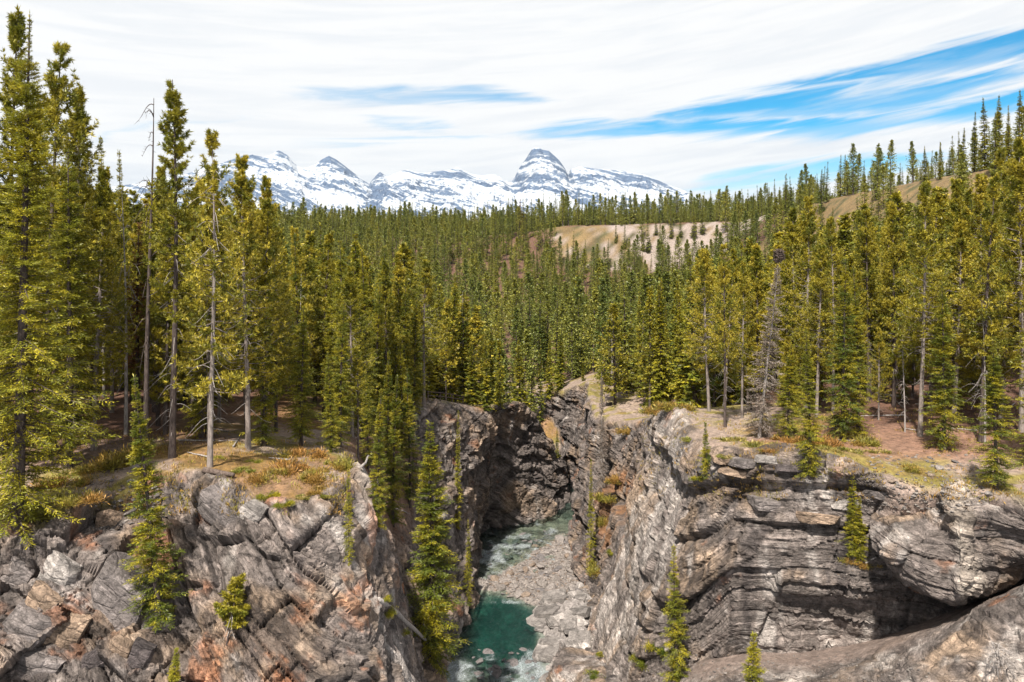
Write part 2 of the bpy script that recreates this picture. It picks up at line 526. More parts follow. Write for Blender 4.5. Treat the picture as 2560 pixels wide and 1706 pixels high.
right_in = [(.2, 1), (.3, 1), (.2, 1), (.2, 1), (.6, .8), (1, .3), (.9, .5), (.8, .7), (1, .2), (1, 0), (1, .2), (1, .3), (.8, .7), (.3, 1)] + [(.1, 1)] * 4 + [(.3, 1)] * 5
LN, RN = net(left_cols), net(right_cols)
L_rim, R_rim = LN[0], RN[0]


# plateau heights: a thin plate through the rims and inland levels
ctrl = [tuple(p) for p in L_rim] + [tuple(p) for p in R_rim]
ctrl += [(x, y, z + CAM_Z) for x, y, z in [
    (-70, 55, -13), (-45, 62, -13.6), (-25, 62, -14), (-40, 85, -13.5), (-60, 120, -12), (-30, 115, -17), (-95, 150, -10), (-60, 200, -18),
    (0, 205, -27), (-130, 250, -10), (-60, 300, -14), (0, 300, -23), (-110, 350, -4), (0, 400, -6), (-150, 450, 8), (0, 470, 5),
    (-250, 450, 10), (-260, 250, -4), (-140, 80, -10), (40, 72, -15.2), (62, 82, -12.5), (62, 112, -10.5), (40, 112, -17), (22, 140, -24),
    (42, 150, -20), (82, 150, -9), (60, 205, -17), (28, 205, -25), (100, 205, -6), (60, 300, -25), (100, 300, -15), (30, 385, -15),
    (100, 385, -11), (112, 150, -3), (92, 102, -3), (125, 80, 5), (60, 58, -14), (300, 300, 10), (300, 100, 10), (-400, 100, 0), (0, 560, 8), (200, 560, 10), (-300, 640, 14)]]
ctrl = np.array(ctrl)


def tps_fit(c):
    n = len(c)
    d = np.hypot(c[:, None, 0] - c[None, :, 0], c[:, None, 1] - c[None, :, 1]) / 100
    K = np.where(d > 0, d * d * np.log(d + 1e-9), 0) + np.eye(n) * 0.002
    Pm = np.column_stack((np.ones(n), c[:, 0] / 100, c[:, 1] / 100))
    A = np.zeros((n + 3, n + 3))
    A[:n, :n] = K
    A[:n, n:] = Pm
    A[n:, :n] = Pm.T
    return np.linalg.solve(A, np.concatenate((c[:, 2], np.zeros(3))))


tw = tps_fit(ctrl)


def floor_h(x, y):
    x = np.clip(x, -320, 320)
    y = np.clip(y, 20, 640)
    out = tw[-3] + tw[-2] * x / 100 + tw[-1] * y / 100
    for i in range(len(ctrl)):
        d = np.hypot(x - ctrl[i, 0], y - ctrl[i, 1]) / 100 + 1e-9
        out = out + tw[i] * d * d * np.log(d)
    return out


edge = np.array([(-900, 900, 16, 260), (-400, 660, 15, 200), (0, 505, 12, 90), (28, 450, 16.5, 34), (75, 446, 17.5, 34), (125, 436, 18.5, 36),
                 (133, 312, 24, 56), (148, 258, 27, 60), (170, 186, 31, 66), (205, 60, 36, 80), (230, -150, 36, 80)], float)


def in_poly(x, y, poly):
    r = np.zeros(x.shape, bool)
    n = len(poly)
    for i in range(n):
        x0, y0 = poly[i]
        x1, y1 = poly[(i + 1) % n]
        if y0 == y1:
            continue
        c = ((y0 > y) != (y1 > y)) & (x < (x1 - x0) * (y - y0) / (y1 - y0) + x0)
        r ^= c
    return r


terr_poly = [tuple(p[:2]) for p in edge] + [(60000, -150), (60000, 60000), (-60000, 60000), (-60000, 900)]


def poly_dist(x, y, pl, att=None):
    best = np.full(x.shape, 1e9)
    A = None if att is None else [np.zeros(x.shape) for _ in range(att.shape[1])]
    for i in range(len(pl) - 1):
        ax, ay = pl[i][:2]
        bx, by = pl[i + 1][:2]
        L2 = (bx - ax) ** 2 + (by - ay) ** 2
        t = np.clip(((x - ax) * (bx - ax) + (y - ay) * (by - ay)) / L2, 0, 1)
        d = np.hypot(x - ax - t * (bx - ax), y - ay - t * (by - ay))
        m = d < best
        best = np.where(m, d, best)
        if A is not None:
            for k in range(att.shape[1]):
                A[k] = np.where(m, lerp(att[i, k], att[i + 1, k], t), A[k])
    return best, A


def terrace(x, y):
    d, (top, wd) = poly_dist(x, y, edge, edge[:, 2:])
    d = np.where(in_poly(x, y, terr_poly), 0, d)
    t = np.clip(d / wd, 0, 1)
    t = 0.5 * t + 0.5 * t * t * (3 - 2 * t)
    return t, top + CAM_Z


def land_h(x, y):
    x = np.asarray(x, float)
    y = np.asarray(y, float)
    t, top = terrace(x, y)
    P = np.column_stack((x.ravel(), y.ravel(), np.zeros(x.size)))
    rip = fbm(P / 9.0, 3, 5).reshape(x.shape) * 0.35 * sstep(np.hypot(x, y - 60), 30, 120)
    gul_ = fbm(np.column_stack((x.ravel() / 5.5, y.ravel() / 45, 0 * x.ravel())), 3, 15).reshape(x.shape) * 1.6 * sstep(t, 0.0, 0.15) * sstep(t, 1.0, 0.7) * (y > 330)
    return lerp(top, floor_h(x, y), t) + rip + gul_


canyon = [tuple(p[:2] + 3.2 * np.array(d) / np.hypot(*d)) for p, d in zip(L_rim, left_in)] + \
         [tuple(p[:2] + 3.2 * np.array(d) / np.hypot(*d)) for p, d in zip(R_rim, right_in)] + [(90, -60), (-70, -60)]
rimL = [tuple(p[:2]) for p in L_rim]
rimR = [tuple(p[:2]) for p in R_rim]


def rim_dist(x, y):
    a, _ = poly_dist(x, y, rimL)
    b, _ = poly_dist(x, y, rimR)
    return np.minimum(a, b)


# ---------- colours of ground by place (soil, needle litter, grass, sand)
def ground_colour(P):
    x, y = P[:, 0], P[:, 1]
    n = len(P)
    rd = rim_dist(x, y)
    n1 = fbm(P / 3.0, 4, 31)
    n2 = fbm(P / 9.0, 3, 41)
    n3 = fbm(P / 0.9, 3, 51)
    litter = np.array((0.095, 0.05, 0.034)) * (1 + 0.45 * n3[:, None])
    sand = np.array((0.22, 0.168, 0.138)) * (1 + 0.18 * n3[:, None])
    grass = np.array((0.16, 0.13, 0.036)) * (1 + 0.35 * n3[:, None])
    dry = np.array((0.17, 0.09, 0.035)) * (1 + 0.35 * n3[:, None])
    c = litter.copy()
    near = sstep(rd + 5 * n2, 15, 5)
    c = lerp(c, sand, (near * 0.95)[:, None])
    c = lerp(c, grass, (sstep(n1 + 0.25 * near, 0.12, 0.40) * sstep(rd, 17, 7))[:, None])
    c = lerp(c, dry, (sstep(n2 + 0.5 * n1, 0.12, 0.4) * sstep(rd, 16, 8) * 0.75)[:, None])
    # right hand litter clearing
    cl = sstep(np.hypot((x - 31) / 12, (y - 67) / 5.5) + 0.3 * n1, 1.1, 0.7)
    c = lerp(c, np.array((0.17, 0.095, 0.065)) * (1 + 0.4 * n3[:, None]), (cl * 0.85)[:, None])
    # terrace scarp: bare sand in the middle, dry grass on the right hill
    t, _ = terrace(x, y)
    sc = (t > 0.0) & (t < 0.97)
    sandy = sc & (x > 22 - 0.1 * (y - 440)) & (x < 140) & (y > 380)
    stre = fbm(np.column_stack((x / 6 + (y - 420) / 9, y / 60, 0 * x)), 4, 61)
    sand2 = np.array((0.22, 0.18, 0.162)) * (1 + 0.15 * n1[:, None])
    gold = np.array((0.13, 0.088, 0.04)) * (1 + 0.4 * n3[:, None] + 0.25 * n1[:, None])
    c = np.where(sandy[:, None], lerp(gold, sand2, sstep(stre + (x - 70) / 120, -0.18, 0.12)[:, None]), c)
    hill = sc & (x > 60) & (y <= 340)
    c = np.where(hill[:, None], gold, c)
    scrub = (sandy | hill) & (fbm(P / 2.2, 3, 67) + 0.3 * n2 > 0.27)
    c = np.where(scrub[:, None], np.array((0.055, 0.05, 0.02))[None] * (1 + .4 * n3[:, None]), c)
    return np.clip(c, 0.01, 0.9)


# ---------- plateau mesh
ys = [22.0]
while ys[-1] < 900:
    ys.append(ys[-1] + max(0.5, 0.0085 * ys[-1]))
while ys[-1] < 14000:
    ys.append(ys[-1] * 1.25)
ys = np.array(ys)
us = np.concatenate((np.linspace(-4, -1.0, 30)[:-1], np.linspace(-1.0, 1.0, 240), np.linspace(1.0, 4, 30)[1:]))
GX = us[None, :] * (ys[:, None] + 15)
GY = np.repeat(ys[:, None], len(us), 1)
GZ = land_h(GX, GY)
far = sstep(GY, 700, 4000)
GZ = lerp(GZ, CAM_Z + 5, far)
V = np.column_stack((GX.ravel(), GY.ravel(), GZ.ravel()))
near_m = V[:, 1] < 260
V[near_m, 2] += fbm(V[near_m] / 1.6, 4, 77) * 0.16
Fq = grid_faces(len(ys), len(us))
cen = V[Fq].mean(1)
keep = ~in_poly(cen[:, 0], cen[:, 1], canyon)
ground = obj('ground', mesh_from('ground', V, Fq[keep], mats=[M_GROUND], col=ground_colour(V)))
tag(ground, 'forest floor and terraces around the canyon', None, None, 'structure')


# ------------------------------------------------------------------ cliffs
def hermite(A, kn, t):
    """A (n, ...) at knots kn, sampled at t"""
    n = len(kn)
    d = np.diff(kn)
    sl = (A[1:] - A[:-1]) / d.reshape(-1, *([1] * (A.ndim - 1)))
    m = np.zeros_like(A)
    m[0], m[-1] = sl[0], sl[-1]
    wa = (d[1:] / (d[1:] + d[:-1])).reshape(-1, *([1] * (A.ndim - 1)))
    m[1:-1] = sl[:-1] * wa + sl[1:] * (1 - wa)
    i = np.clip(np.searchsorted(kn, t, 'right') - 1, 0, n - 2)
    h = d[i].reshape(-1, *([1] * (A.ndim - 1)))
    s = ((t - kn[i]) / d[i]).reshape(-1, *([1] * (A.ndim - 1)))
    s2, s3 = s * s, s * s * s
    return (2 * s3 - 3 * s2 + 1) * A[i] + (s3 - 2 * s2 + s) * h * m[i] + (-2 * s3 + 3 * s2) * A[i + 1] + (s3 - s2) * h * m[i + 1]


def surface(N, res):
    """dense smooth grid through a control net; res = metres per metre of distance"""
    D = np.linalg.norm(N - np.array((0, 0, CAM_Z)), axis=2)
    du = (np.linalg.norm(np.diff(N, axis=1), axis=2) / (0.5 * (D[:, 1:] + D[:, :-1]))).mean(0)
    dv = (np.linalg.norm(np.diff(N, axis=0), axis=2) / (0.5 * (D[1:] + D[:-1]))).mean(1)
    ku = np.concatenate(([0], np.cumsum(du)))
    kv = np.concatenate(([0], np.cumsum(dv)))
    nu, nv = int(ku[-1] / res) + 2, int(kv[-1] / res) + 2
    A = hermite(N.transpose(1, 0, 2), ku, np.linspace(0, ku[-1], nu))        # nu x rows x 3
    A = hermite(A.transpose(1, 0, 2), kv, np.linspace(0, kv[-1], nv))        # nv x nu x 3
    gu = np.gradient(A, axis=1)
    gv = np.gradient(A, axis=0)
    nrm = np.cross(gv, gu)
    nrm /= np.linalg.norm(nrm, axis=2, keepdims=True) + 1e-9
    U, Vv = np.meshgrid(np.linspace(0, ku[-1], nu), np.linspace(0, kv[-1], nv))
    col = np.interp(U, ku, np.arange(len(ku)))
    row = np.interp(Vv, kv, np.arange(len(kv)))
    return A, nrm, col, row


def bedprof(wc, th, seed, sharp=0.22):
    c = wc / th
    i = np.floor(c)
    f = c - i
    i = i.astype(np.int64)
    return lerp(h1(i, seed), h1(i + 1, seed), sstep(f, 1 - sharp, 1)) * 2 - 1, i


def blockify(u, v, wc, su, sv, sw, seed):
    """brick-like joint blocks in the frame of the beds: id hash, facet height, distance to the joints"""
    cw = wc / sw
    cw = cw + 0.28 * np.sin(cw * 2.1 + seed) + 0.16 * np.sin(cw * 4.7 + 2 * seed)
    k = np.floor(cw)
    fw = cw - k
    k = k.astype(np.int32)
    z = np.zeros_like(k)
    cu = u / su * (0.7 + 0.7 * h3(k, z, z, seed + 1)) + 9 * h3(k, z, z, seed + 2)
    i = np.floor(cu)
    fu = cu - i
    i = i.astype(np.int32)
    cv = v / sv + 9 * h3(k, i, z, seed + 3)
    j = np.floor(cv)
    fv = cv - j
    j = j.astype(np.int32)
    H = h3(k, i, j, seed + 4)
    g = (h3(k, i, j, seed + 5) - .5) * (fu - .5) * 1.3 + (h3(k, i, j, seed + 6) - .5) * (fv - .5) * 1.3 + (h3(k, i, j, seed + 7) - .62) * (fw - .5) * 1.5
    e = np.minimum(np.minimum(np.minimum(fu, 1 - fu) * su, np.minimum(fv, 1 - fv) * sv), np.minimum(fw, 1 - fw) * sw)
    return H, (H - .5) + g, e, k


def rock_sheet(P, Nn, bed_n, seed, amp=1.0, block=1.0, thin=0.35, joint=3.2, warp=1.0, bedw=None, lon=1.0, thina=0.125):
    """displacement (metres along the normal) and stratum / block ids"""
    wa = fbm(P / 7.0, 3, seed)
    wb_ = fbm(P / 2.2, 3, seed + 3)
    wv = wa * 0.9 * warp + wb_ * 0.16 * warp
    wc = (P @ bed_n if bedw is None else bedw) + wv
    a1 = np.cross(bed_n, (0.0, 1, 0.0))
    a1 /= np.linalg.norm(a1)
    a2 = np.cross(bed_n, a1)
    u = P @ a1 + 0.5 * wa + 0.12 * wb_ + 0.25 * wc
    u = u / lon
    v = P @ a2 + 0.5 * wb_
    H, g0, e0, k0 = blockify(u, v, wc, joint, joint * 1.1, joint * 0.62, seed + 11)
    H1, g1, e1, k1 = blockify(u + 0.2 * wb_, v, wc + 3 * (H - .5), joint * .36, joint * .4, joint * .20, seed + 12)
    H2, g2, e2, k2 = blockify(u + 0.1 * wb_, v, wc + (H1 - .5), joint * .15, joint * .15, joint * .062, seed + 13)
    b0, i0 = bedprof(wc, 3.4, seed + 21, 0.12)
    b1, i1 = bedprof(wc + (H - .5) * 0.3, 1.15, seed + 22, 0.15)
    b2, i2 = bedprof(wc + (H1 - .5) * 0.12, thin, seed + 23, 0.2)
    patch = sstep(wb_ + 0.6 * (H - .5), -0.35, 0.35)
    d = amp * (0.62 * b0 + 0.32 * b1 * (0.35 + 0.65 * patch) + thina * b2 * (0.3 + 0.7 * patch))
    d += block * (g0 * 1.25 + g1 * 0.42 * (0.3 + patch) + g2 * 0.13)
    crack = np.exp(-e0 / 0.07) * 0.65 * (H > 0.25) + np.exp(-e1 / 0.05) * 0.22 + np.exp(-e2 / 0.03) * 0.03
    d -= crack * min(1.0, 0.3 + 0.7 * block)
    d += fbm(P / 2.6, 5, seed + 41, 0.55) * 0.45 + fbm(P / 0.45, 3, seed + 45) * 0.06
    return d, dict(u=u * lon, v=v, w=wc, i0=i0, i1=i1, i2=i2, H=H, H2=0.55 * H1 + 0.45 * H2, crack=crack)


def rock_colour(P, info, seed, warm=0.3, pale=0.0, orange=0.0, dark=0.0, streak=1.0):
    n = len(P)
    grey = np.array((0.135, 0.113, 0.104))
    tan = np.array((0.235, 0.168, 0.118))
    dk = np.array((0.034, 0.028, 0.028))
    wh = np.array((0.35, 0.315, 0.295))
    orr = np.array((0.25, 0.10, 0.042))
    big = fbm(P / 4.5, 4, seed + 61)
    mid = fbm(P / 1.3, 4, seed + 65)
    b1 = h1(info['i1'], seed + 71)
    b2 = h1(info['i2'], seed + 72)
    c = np.repeat(grey[None], n, 0)
    c = lerp(c, tan[None], (sstep(big + 0.7 * (info['H'] - .5) + warm - 0.3 + 0.3 * mid, -0.15, 0.45) * 0.8)[:, None])
    c = c * (0.62 + 0.55 * b1 * 0.6 + 0.38 * b2)[:, None]
    c = c * (0.78 + 0.44 * info['H2'])[:, None]
    # weathering streaks that run down the face, a few pale washes
    st = fbm(np.column_stack((P[:, 0] / 0.9, P[:, 1] / 0.9, P[:, 2] / 7.0)), 4, seed + 81)
    c = lerp(c, dk[None], (sstep(st * streak + 0.35 * big + dark, 0.10, 0.42) * 0.72)[:, None])
    pw = fbm(np.column_stack((P[:, 0] / 1.4, P[:, 1] / 1.4, P[:, 2] / 5.0)), 4, seed + 91)
    c = lerp(c, wh[None], (sstep(pw * streak + pale + 0.2 * mid, 0.16, 0.5) * 0.7)[:, None])
    og = fbm(P / 2.4, 4, seed + 95)
    og2 = sstep(og + 0.5 * (info['H2'] - .5) + orange, 0.36, 0.66)
    c = lerp(c, orr[None] * (0.7 + 0.6 * b2[:, None]), (og2 * 0.6)[:, None])
    return np.clip(c, 0.012, 0.85)


def add_top(N, ins, reach=9.0):
    """a first row that carries the sheet inland under the ground"""
    rim = N[0]
    d = np.array([np.array(v) / np.hypot(*v) for v in ins])
    xy = rim[:, :2] + d * reach
    z = land_h(xy[:, 0], xy[:, 1]) - 0.9
    xm = rim[:, :2] + d * 3.0
    zm = land_h(xm[:, 0], xm[:, 1]) + 0.16
    top = np.column_stack((xy, z))[None]
    midr = np.column_stack((xm, zm))[None]
    return np.concatenate((top, midr, N), 0)


def build_cliff(name, label, N, ins, res, fn, top=True):
    NN = add_top(N, ins) if top else N
    A, nrm, col, row = surface(NN, res)
    sh = A.shape
    P = A.reshape(-1, 3)
    Nn = nrm.reshape(-1, 3)
    d, cc, inf, soil = fn(P, Nn, col.ravel(), row.ravel())
    V = P + Nn * d[:, None]
    o = obj(name, mesh_from(name, V, grid_faces(sh[0], sh[1], True), mats=[M_ROCK], col=cc, attrs={'bu': inf['u'], 'bv': inf['v'], 'bw': inf['w'], 'soil': soil}))
    tag(o, label, None, None, 'structure')
    return o


def top_mask(P, row, top_rows=2.0):
    """1 on the flat inland lip, 0 on the face"""
    return sstep(row + 0.35 * fbm(P / 2.0, 3, 401), top_rows + 0.12, top_rows - 0.35)


def fn_left(P, Nn, col, row):
    near = sstep(col, 11.6, 10.2)                      # the foreground buttress
    n1 = np.array((0.60, -0.30, 0.74))
    n2 = np.array((0.72, -0.30, 0.62))
    n1 /= np.linalg.norm(n1)
    n2 /= np.linalg.norm(n2)
    blk = sstep(P[:, 0] + 0.7 * (P[:, 2] - 20), -10, -18) * near      # lower left: great joint blocks
    d1, i1 = rock_sheet(P, Nn, n1, 100, 0.95, 0.8, 0.42, 3.0, lon=1.9)
    d2, i2 = rock_sheet(P, Nn, n2, 140, 1.05, 0.8, 0.6, 4.2)
    d3, i3 = rock_sheet(P, Nn, n1, 120, 0.35, 1.5, 0.5, 4.3)
    d1 = lerp(d1, d3, blk)
    flute = sstep(col, 8.2, 9.2) * near
    d1 = d1 * (1 - 0.45 * flute) + flute * 0.5 * fbm(np.column_stack((P[:, 0] / 0.9, P[:, 1] / 0.9, P[:, 2] / 6)), 3, 88)
    d = lerp(d2, d1, near)
    for k in i1:
        i1[k] = np.where(blk > 0.5, i3[k], i1[k])
    c1 = rock_colour(P, i1, 100, 0.28, -0.16 + 0.40 * flute - 0.1 * blk, 0.20, 0.02)
    c2 = rock_colour(P, i2, 140, 0.25, -0.12, -0.05, 0.10)
    c = lerp(c2, c1, near[:, None])
    tm = top_mask(P, row)
    gul = sstep(np.abs(col - 12.6), 1.7, 0.9) * sstep(row, 4.2, 3.2)       # litter covered gully
    g = np.maximum(tm, gul)
    d = lerp(d, 0.12 * fbm(P / 1.0, 3, 3) + 0.05, g)
    c = lerp(c, ground_colour(P), tm[:, None])
    c = lerp(c, np.array((0.13, 0.075, 0.05)) * (1 + 0.4 * fbm(P / .8, 3, 12)[:, None]), (gul * (1 - tm))[:, None])
    d *= sstep(row, 0.0, 0.9)
    inf = {k: np.where(near > 0.5, i1[k], i2[k]) for k in 'uvw'}
    return d, np.clip(c, .01, .85), inf, g


def fn_right(P, Nn, col, row):
    x, y, z = P.T
    # folded beds: flat in the front face, dipping to the river on the left flank
    fold = np.where(x < 17, (17 - x) * 0.95, 0) * sstep(y, 110, 92) + 0.10 * np.abs(x - 24)
    wbed = z + fold + 0.5 * fbm(P / 11.0, 2, 209)
    nb = np.array((0.0, -0.15, 0.99))
    front = sstep(col, 11.0, 12.4)
    d1, i1 = rock_sheet(P, Nn, nb, 200, 0.95, 0.46, 0.34, 4.2, 0.6, wbed, 1.5, 0.17)
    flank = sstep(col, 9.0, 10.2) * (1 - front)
    d2, i2 = rock_sheet(P, Nn, nb, 240, 0.9, 0.7, 0.5, 4.0, 0.8, z + 0.15 * x)
    use1 = sstep(col, 8.7, 9.6)
    d = lerp(d2, d1 * (1 - 0.12 * flank), use1)
    c1 = rock_colour(P, i1, 200, 0.20, -0.10 + 0.42 * flank, -0.14, 0.08 - 0.30 * flank, 1 - 0.6 * flank)  # flank paler and less streaked: its sunlit brightness is put into the colour
    c2 = rock_colour(P, i2, 240, 0.20, -0.16, -0.02, 0.14)
    c = lerp(c2, c1, use1[:, None])
    # rusty scrub slope in the notch of the right wall
    veg = sstep(np.abs(col - 8.0), 1.2, 0.5) * sstep(row, 3.0, 3.5) * sstep(row, 5.2, 4.6) * sstep(fbm(P / 2, 3, 19), -0.2, 0.2)
    c = lerp(c, np.array((0.15, 0.075, 0.035)) * (1 + 0.5 * fbm(P / .5, 3, 21)[:, None]), veg[:, None] * 0.85)
    scree = sstep(np.abs(col - 18.3), 1.6, 0.8) * sstep(row, 3.3, 2.7)
    g = np.maximum(top_mask(P, row), scree)
    d = lerp(d, 0.14 * fbm(P / 0.8, 4, 3) + 0.05, g)
    c = lerp(c, np.array((0.27, 0.205, 0.175)) * (1 + 0.5 * fbm(P / .35, 3, 22)[:, None]), scree[:, None])
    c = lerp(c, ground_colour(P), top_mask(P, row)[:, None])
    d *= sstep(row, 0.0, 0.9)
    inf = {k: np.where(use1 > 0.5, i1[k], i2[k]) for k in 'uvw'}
    return d, np.clip(c, .01, .85), inf, np.maximum(g, veg)


left_cliff = build_cliff('left_cliff', 'jointed grey and orange cliff of the left canyon wall', LN, left_in, 0.0021, fn_left)
right_cliff = build_cliff('right_cliff', 'bedded grey cliff of the right canyon wall', RN, right_in, 0.0019, fn_right)

# the bulging outcrop on the right
oc = [
    [(872, 508, 60), (868, 524, 57.5), (874, 545, 56.2), (888, 568, 55.8), (893, 580, 58), (893, 582, 61)],
    [(893, 508, 59.5), (892, 522, 55.8), (896, 548, 53.6), (908, 578, 53.4), (912, 590, 56), (912, 592, 60)],
    [(922, 506, 58.5), (918, 524, 54.8), (921, 552, 52.6), (932, 590, 52.5), (934, 599, 55.5), (934, 600, 60)],
    [(945, 490, 57), (941, 512, 54.6), (944, 550, 52.6), (955, 598, 52.0), (956, 606, 55), (956, 606, 60)],
    [(955, 483, 56), (953, 500, 53.4), (958, 545, 51.6), (964, 590, 51.5), (966, 599, 54.5), (966, 600, 60)],
    [(970, 490, 55), (972, 510, 52.8), (977, 545, 51.6), (984, 577, 52.2), (988, 590, 55), (988, 590, 60)],
    [(995, 500, 54), (998, 520, 52.4), (1002, 545, 52.4), (1008, 569, 53.4), (1010, 578, 56), (1010, 580, 60)],
    [(1035, 508, 52), (1037, 528, 51.4), (1040, 550, 51.8), (1044, 566, 53), (1046, 572, 56), (1046, 575, 60)],
    [(1100, 515, 50), (1100, 535, 50), (1100, 555, 51), (1100, 566, 53), (1100, 574, 56), (1100, 578, 60)],
]


def fn_out(P, Nn, col, row):
    wb = P[:, 2] + 0.25 * (P[:, 0] - 28)
    d, i = rock_sheet(P, Nn, np.array((0, -.1, .99)), 300, 0.5, 0.35, 0.22, 2.6, 0.6, wb, 1.5, 0.14)
    c = rock_colour(P, i, 300, 0.24, 0.0, -0.12, 0.04)
    nose = sstep(np.abs(col - 4.3), 1.1, 0.3) * sstep(row, 4, 3)
    c = lerp(c, c * 0.4 + np.array((0.33, 0.28, 0.235)) * 0.6, nose[:, None])
    d *= 0.8
    d += 0.45 * nose * fbm(P / 1.1, 3, 307)
    return d, c, i, 0 * d


outcrop = build_cliff('rock_outcrop', 'bulging pale outcrop with a dark undercut on the right canyon wall', net(oc), None, 0.0017, fn_out, False)

# lower ledge at the bottom right
lg = [
    [(560, 640, 92), (558, 654, 84), (552, 672, 80), (548, 700, 77), ('z', 540, 74, ZB)],
    [(610, 655, 84), (604, 664, 77), (598, 682, 72), (594, 710, 68), ('z', 590, 64, ZB)],
    [(655, 655, 74), (650, 668, 70), (648, 690, 65), (646, 720, 60), ('z', 645, 56, ZB)],
    [(705, 640, 69), (705, 660, 63), (702, 690, 58), (700, 730, 53), ('z', 700, 50, ZB)],
    [(755, 634, 68), (757, 656, 61), (757, 684, 55.5), (757, 735, 50), ('z', 757, 47, ZB)],
    [(806, 634, 67), (808, 656, 59.5), (812, 680, 54.5), (812, 735, 49), ('z', 812, 46, ZB)],
    [(858, 632, 66), (860, 648, 58.5), (868, 666, 53.5), (872, 730, 48), ('z', 872, 45, ZB)],
    [(905, 618, 65), (912, 630, 57), (918, 645, 52), (925, 720, 47), ('z', 925, 44, ZB)],
    [(950, 602, 64), (958, 612, 56), (965, 622, 51), (978, 705, 46), ('z', 978, 43, ZB)],
    [(995, 585, 63), (1002, 594, 55), (1010, 600, 50), (1025, 690, 45), ('z', 1025, 42, ZB)],
    [(1045, 565, 62), (1050, 576, 54), (1060, 580, 49), (1075, 680, 44), ('z', 1075, 41, ZB)],
    [(1130, 560, 60), (1130, 570, 53), (1140, 575, 48), (1150, 680, 43), ('z', 1150, 40, ZB)],
]


def fn_ledge(P, Nn, col, row):
    wb = P[:, 2] - 0.30 * P[:, 0] + 0.1 * P[:, 1]
    d, i = rock_sheet(P, Nn, np.array((-.28, -.1, .95)), 320, 0.6, 0.28, 0.3, 3.0, 0.7, wb, 2.5, 0.16)
    c = rock_colour(P, i, 320, 0.22, 0.06, -0.1, -0.06)
    dirt = sstep(row + 0.3 * fbm(P / 2, 3, 331), 1.75, 1.25) * sstep(col, 2.2, 3.2)
    d = lerp(d * 0.8, 0.10 * fbm(P / .8, 4, 332), dirt)
    c = lerp(c, np.array((0.165, 0.125, 0.108)) * (1 + 0.45 * fbm(P / .5, 4, 333)[:, None]), dirt[:, None] * 0.9)
    return d, c, i, dirt


ledge = build_cliff('rock_ledge', 'tilted pale rock ledge with a dirt ramp at the foot of the right wall', net(lg), None, 0.0030, fn_ledge, False)

# ------------------------------------------------------------------ canyon floor and river
RES = 0.22
fx = np.arange(-16, 22, RES)
fy = np.arange(60, 182, RES * 1.3)
FX, FY = np.meshgrid(fx, fy)
PB = np.column_stack((FX.ravel(), FY.ravel(), np.zeros(FX.size)))


def pxD(px, py, z=0.0):
    D = (CAM_Z - z) * F_PX / (py - HY)
    return ((px - CX) / F_PX * D, D)


bar_poly = [pxD(*p) for p in [(494, 572), (515, 560), (540, 545), (556, 536), (578, 530), (590, 560), (600, 600), (570, 610), (547, 606), (530, 606), (512, 600), (494, 592), (478, 590), (470, 583)]]
slab_poly = [pxD(*p) for p in [(547, 600), (575, 585), (610, 590), (620, 640), (600, 682), (552, 690), (543, 672), (540, 650), (536, 628), (536, 612)]]


def soft_poly(x, y, poly, wdt):
    d, _ = poly_dist(x, y, list(poly) + [poly[0]])
    return np.where(in_poly(x, y, poly), d, -d) / wdt


bx, by = FX.ravel(), FY.ravel()
wob = fbm(PB / 2.5, 3, 501)
bar = sstep(soft_poly(bx, by, bar_poly, 1.0) + 0.9 * wob, -1.2, 2.2)
slab = soft_poly(bx, by, slab_poly, 1.0) + 0.5 * wob
pool = sstep(np.hypot((bx + 1.2) / 5.5, (by - 94) / 11), 1.25, 0.35)
bedz = -0.45 + 0.25 * wob - 1.25 * pool - 0.3 * sstep(by, 128, 140)
stone = fbm(PB / 0.55, 4, 511)
bedz += 0.22 * stone
bedz = lerp(bedz, 0.28 + 0.22 * stone + 0.22 * wob, bar)
sw = slab * 0.34 + 0.25 * wob
stp, si = bedprof(sw, 0.42, 77, 0.25)
slz = np.floor(sw / 0.42) * 0.42 + 0.42 * sstep(sw / 0.42 - np.floor(sw / 0.42), 0.75, 1.0) + 0.10 * stone + 0.1 * stp
slm = sstep(slab, -0.5, 0.4)
bedz = lerp(bedz, np.maximum(slz, bedz * 0.2) + 0.05, slm)
grv = np.array((0.17, 0.148, 0.137))[None] * (0.72 + 0.5 * h3(np.floor(bx / .35).astype(int), np.floor(by / .45).astype(int), 0 * bx.astype(int), 3))[:, None]
bedc = np.array((0.145, 0.125, 0.105))[None] * (0.30 + 1.25 * h3(np.floor(bx / .8 + wob).astype(int), np.floor(by / 1.1 + stone).astype(int), 0 * bx.astype(int), 8))[:, None]
bedc = lerp(bedc, grv, bar[:, None])
slc = np.array((0.20, 0.18, 0.172))[None] * (0.85 + 0.3 * h1(si, 9))[:, None] * (1 + 0.25 * stone[:, None])
bedc = lerp(bedc, slc, slm[:, None])
VB = np.column_stack((bx, by, bedz))
riverbed = obj('riverbed', mesh_from('riverbed', VB, grid_faces(*FX.shape), mats=[M_STONE], col=np.clip(bedc, .01, .9)))
tag(riverbed, 'stony riverbed with a gravel bar and pale stepped slabs', None, None, 'structure')

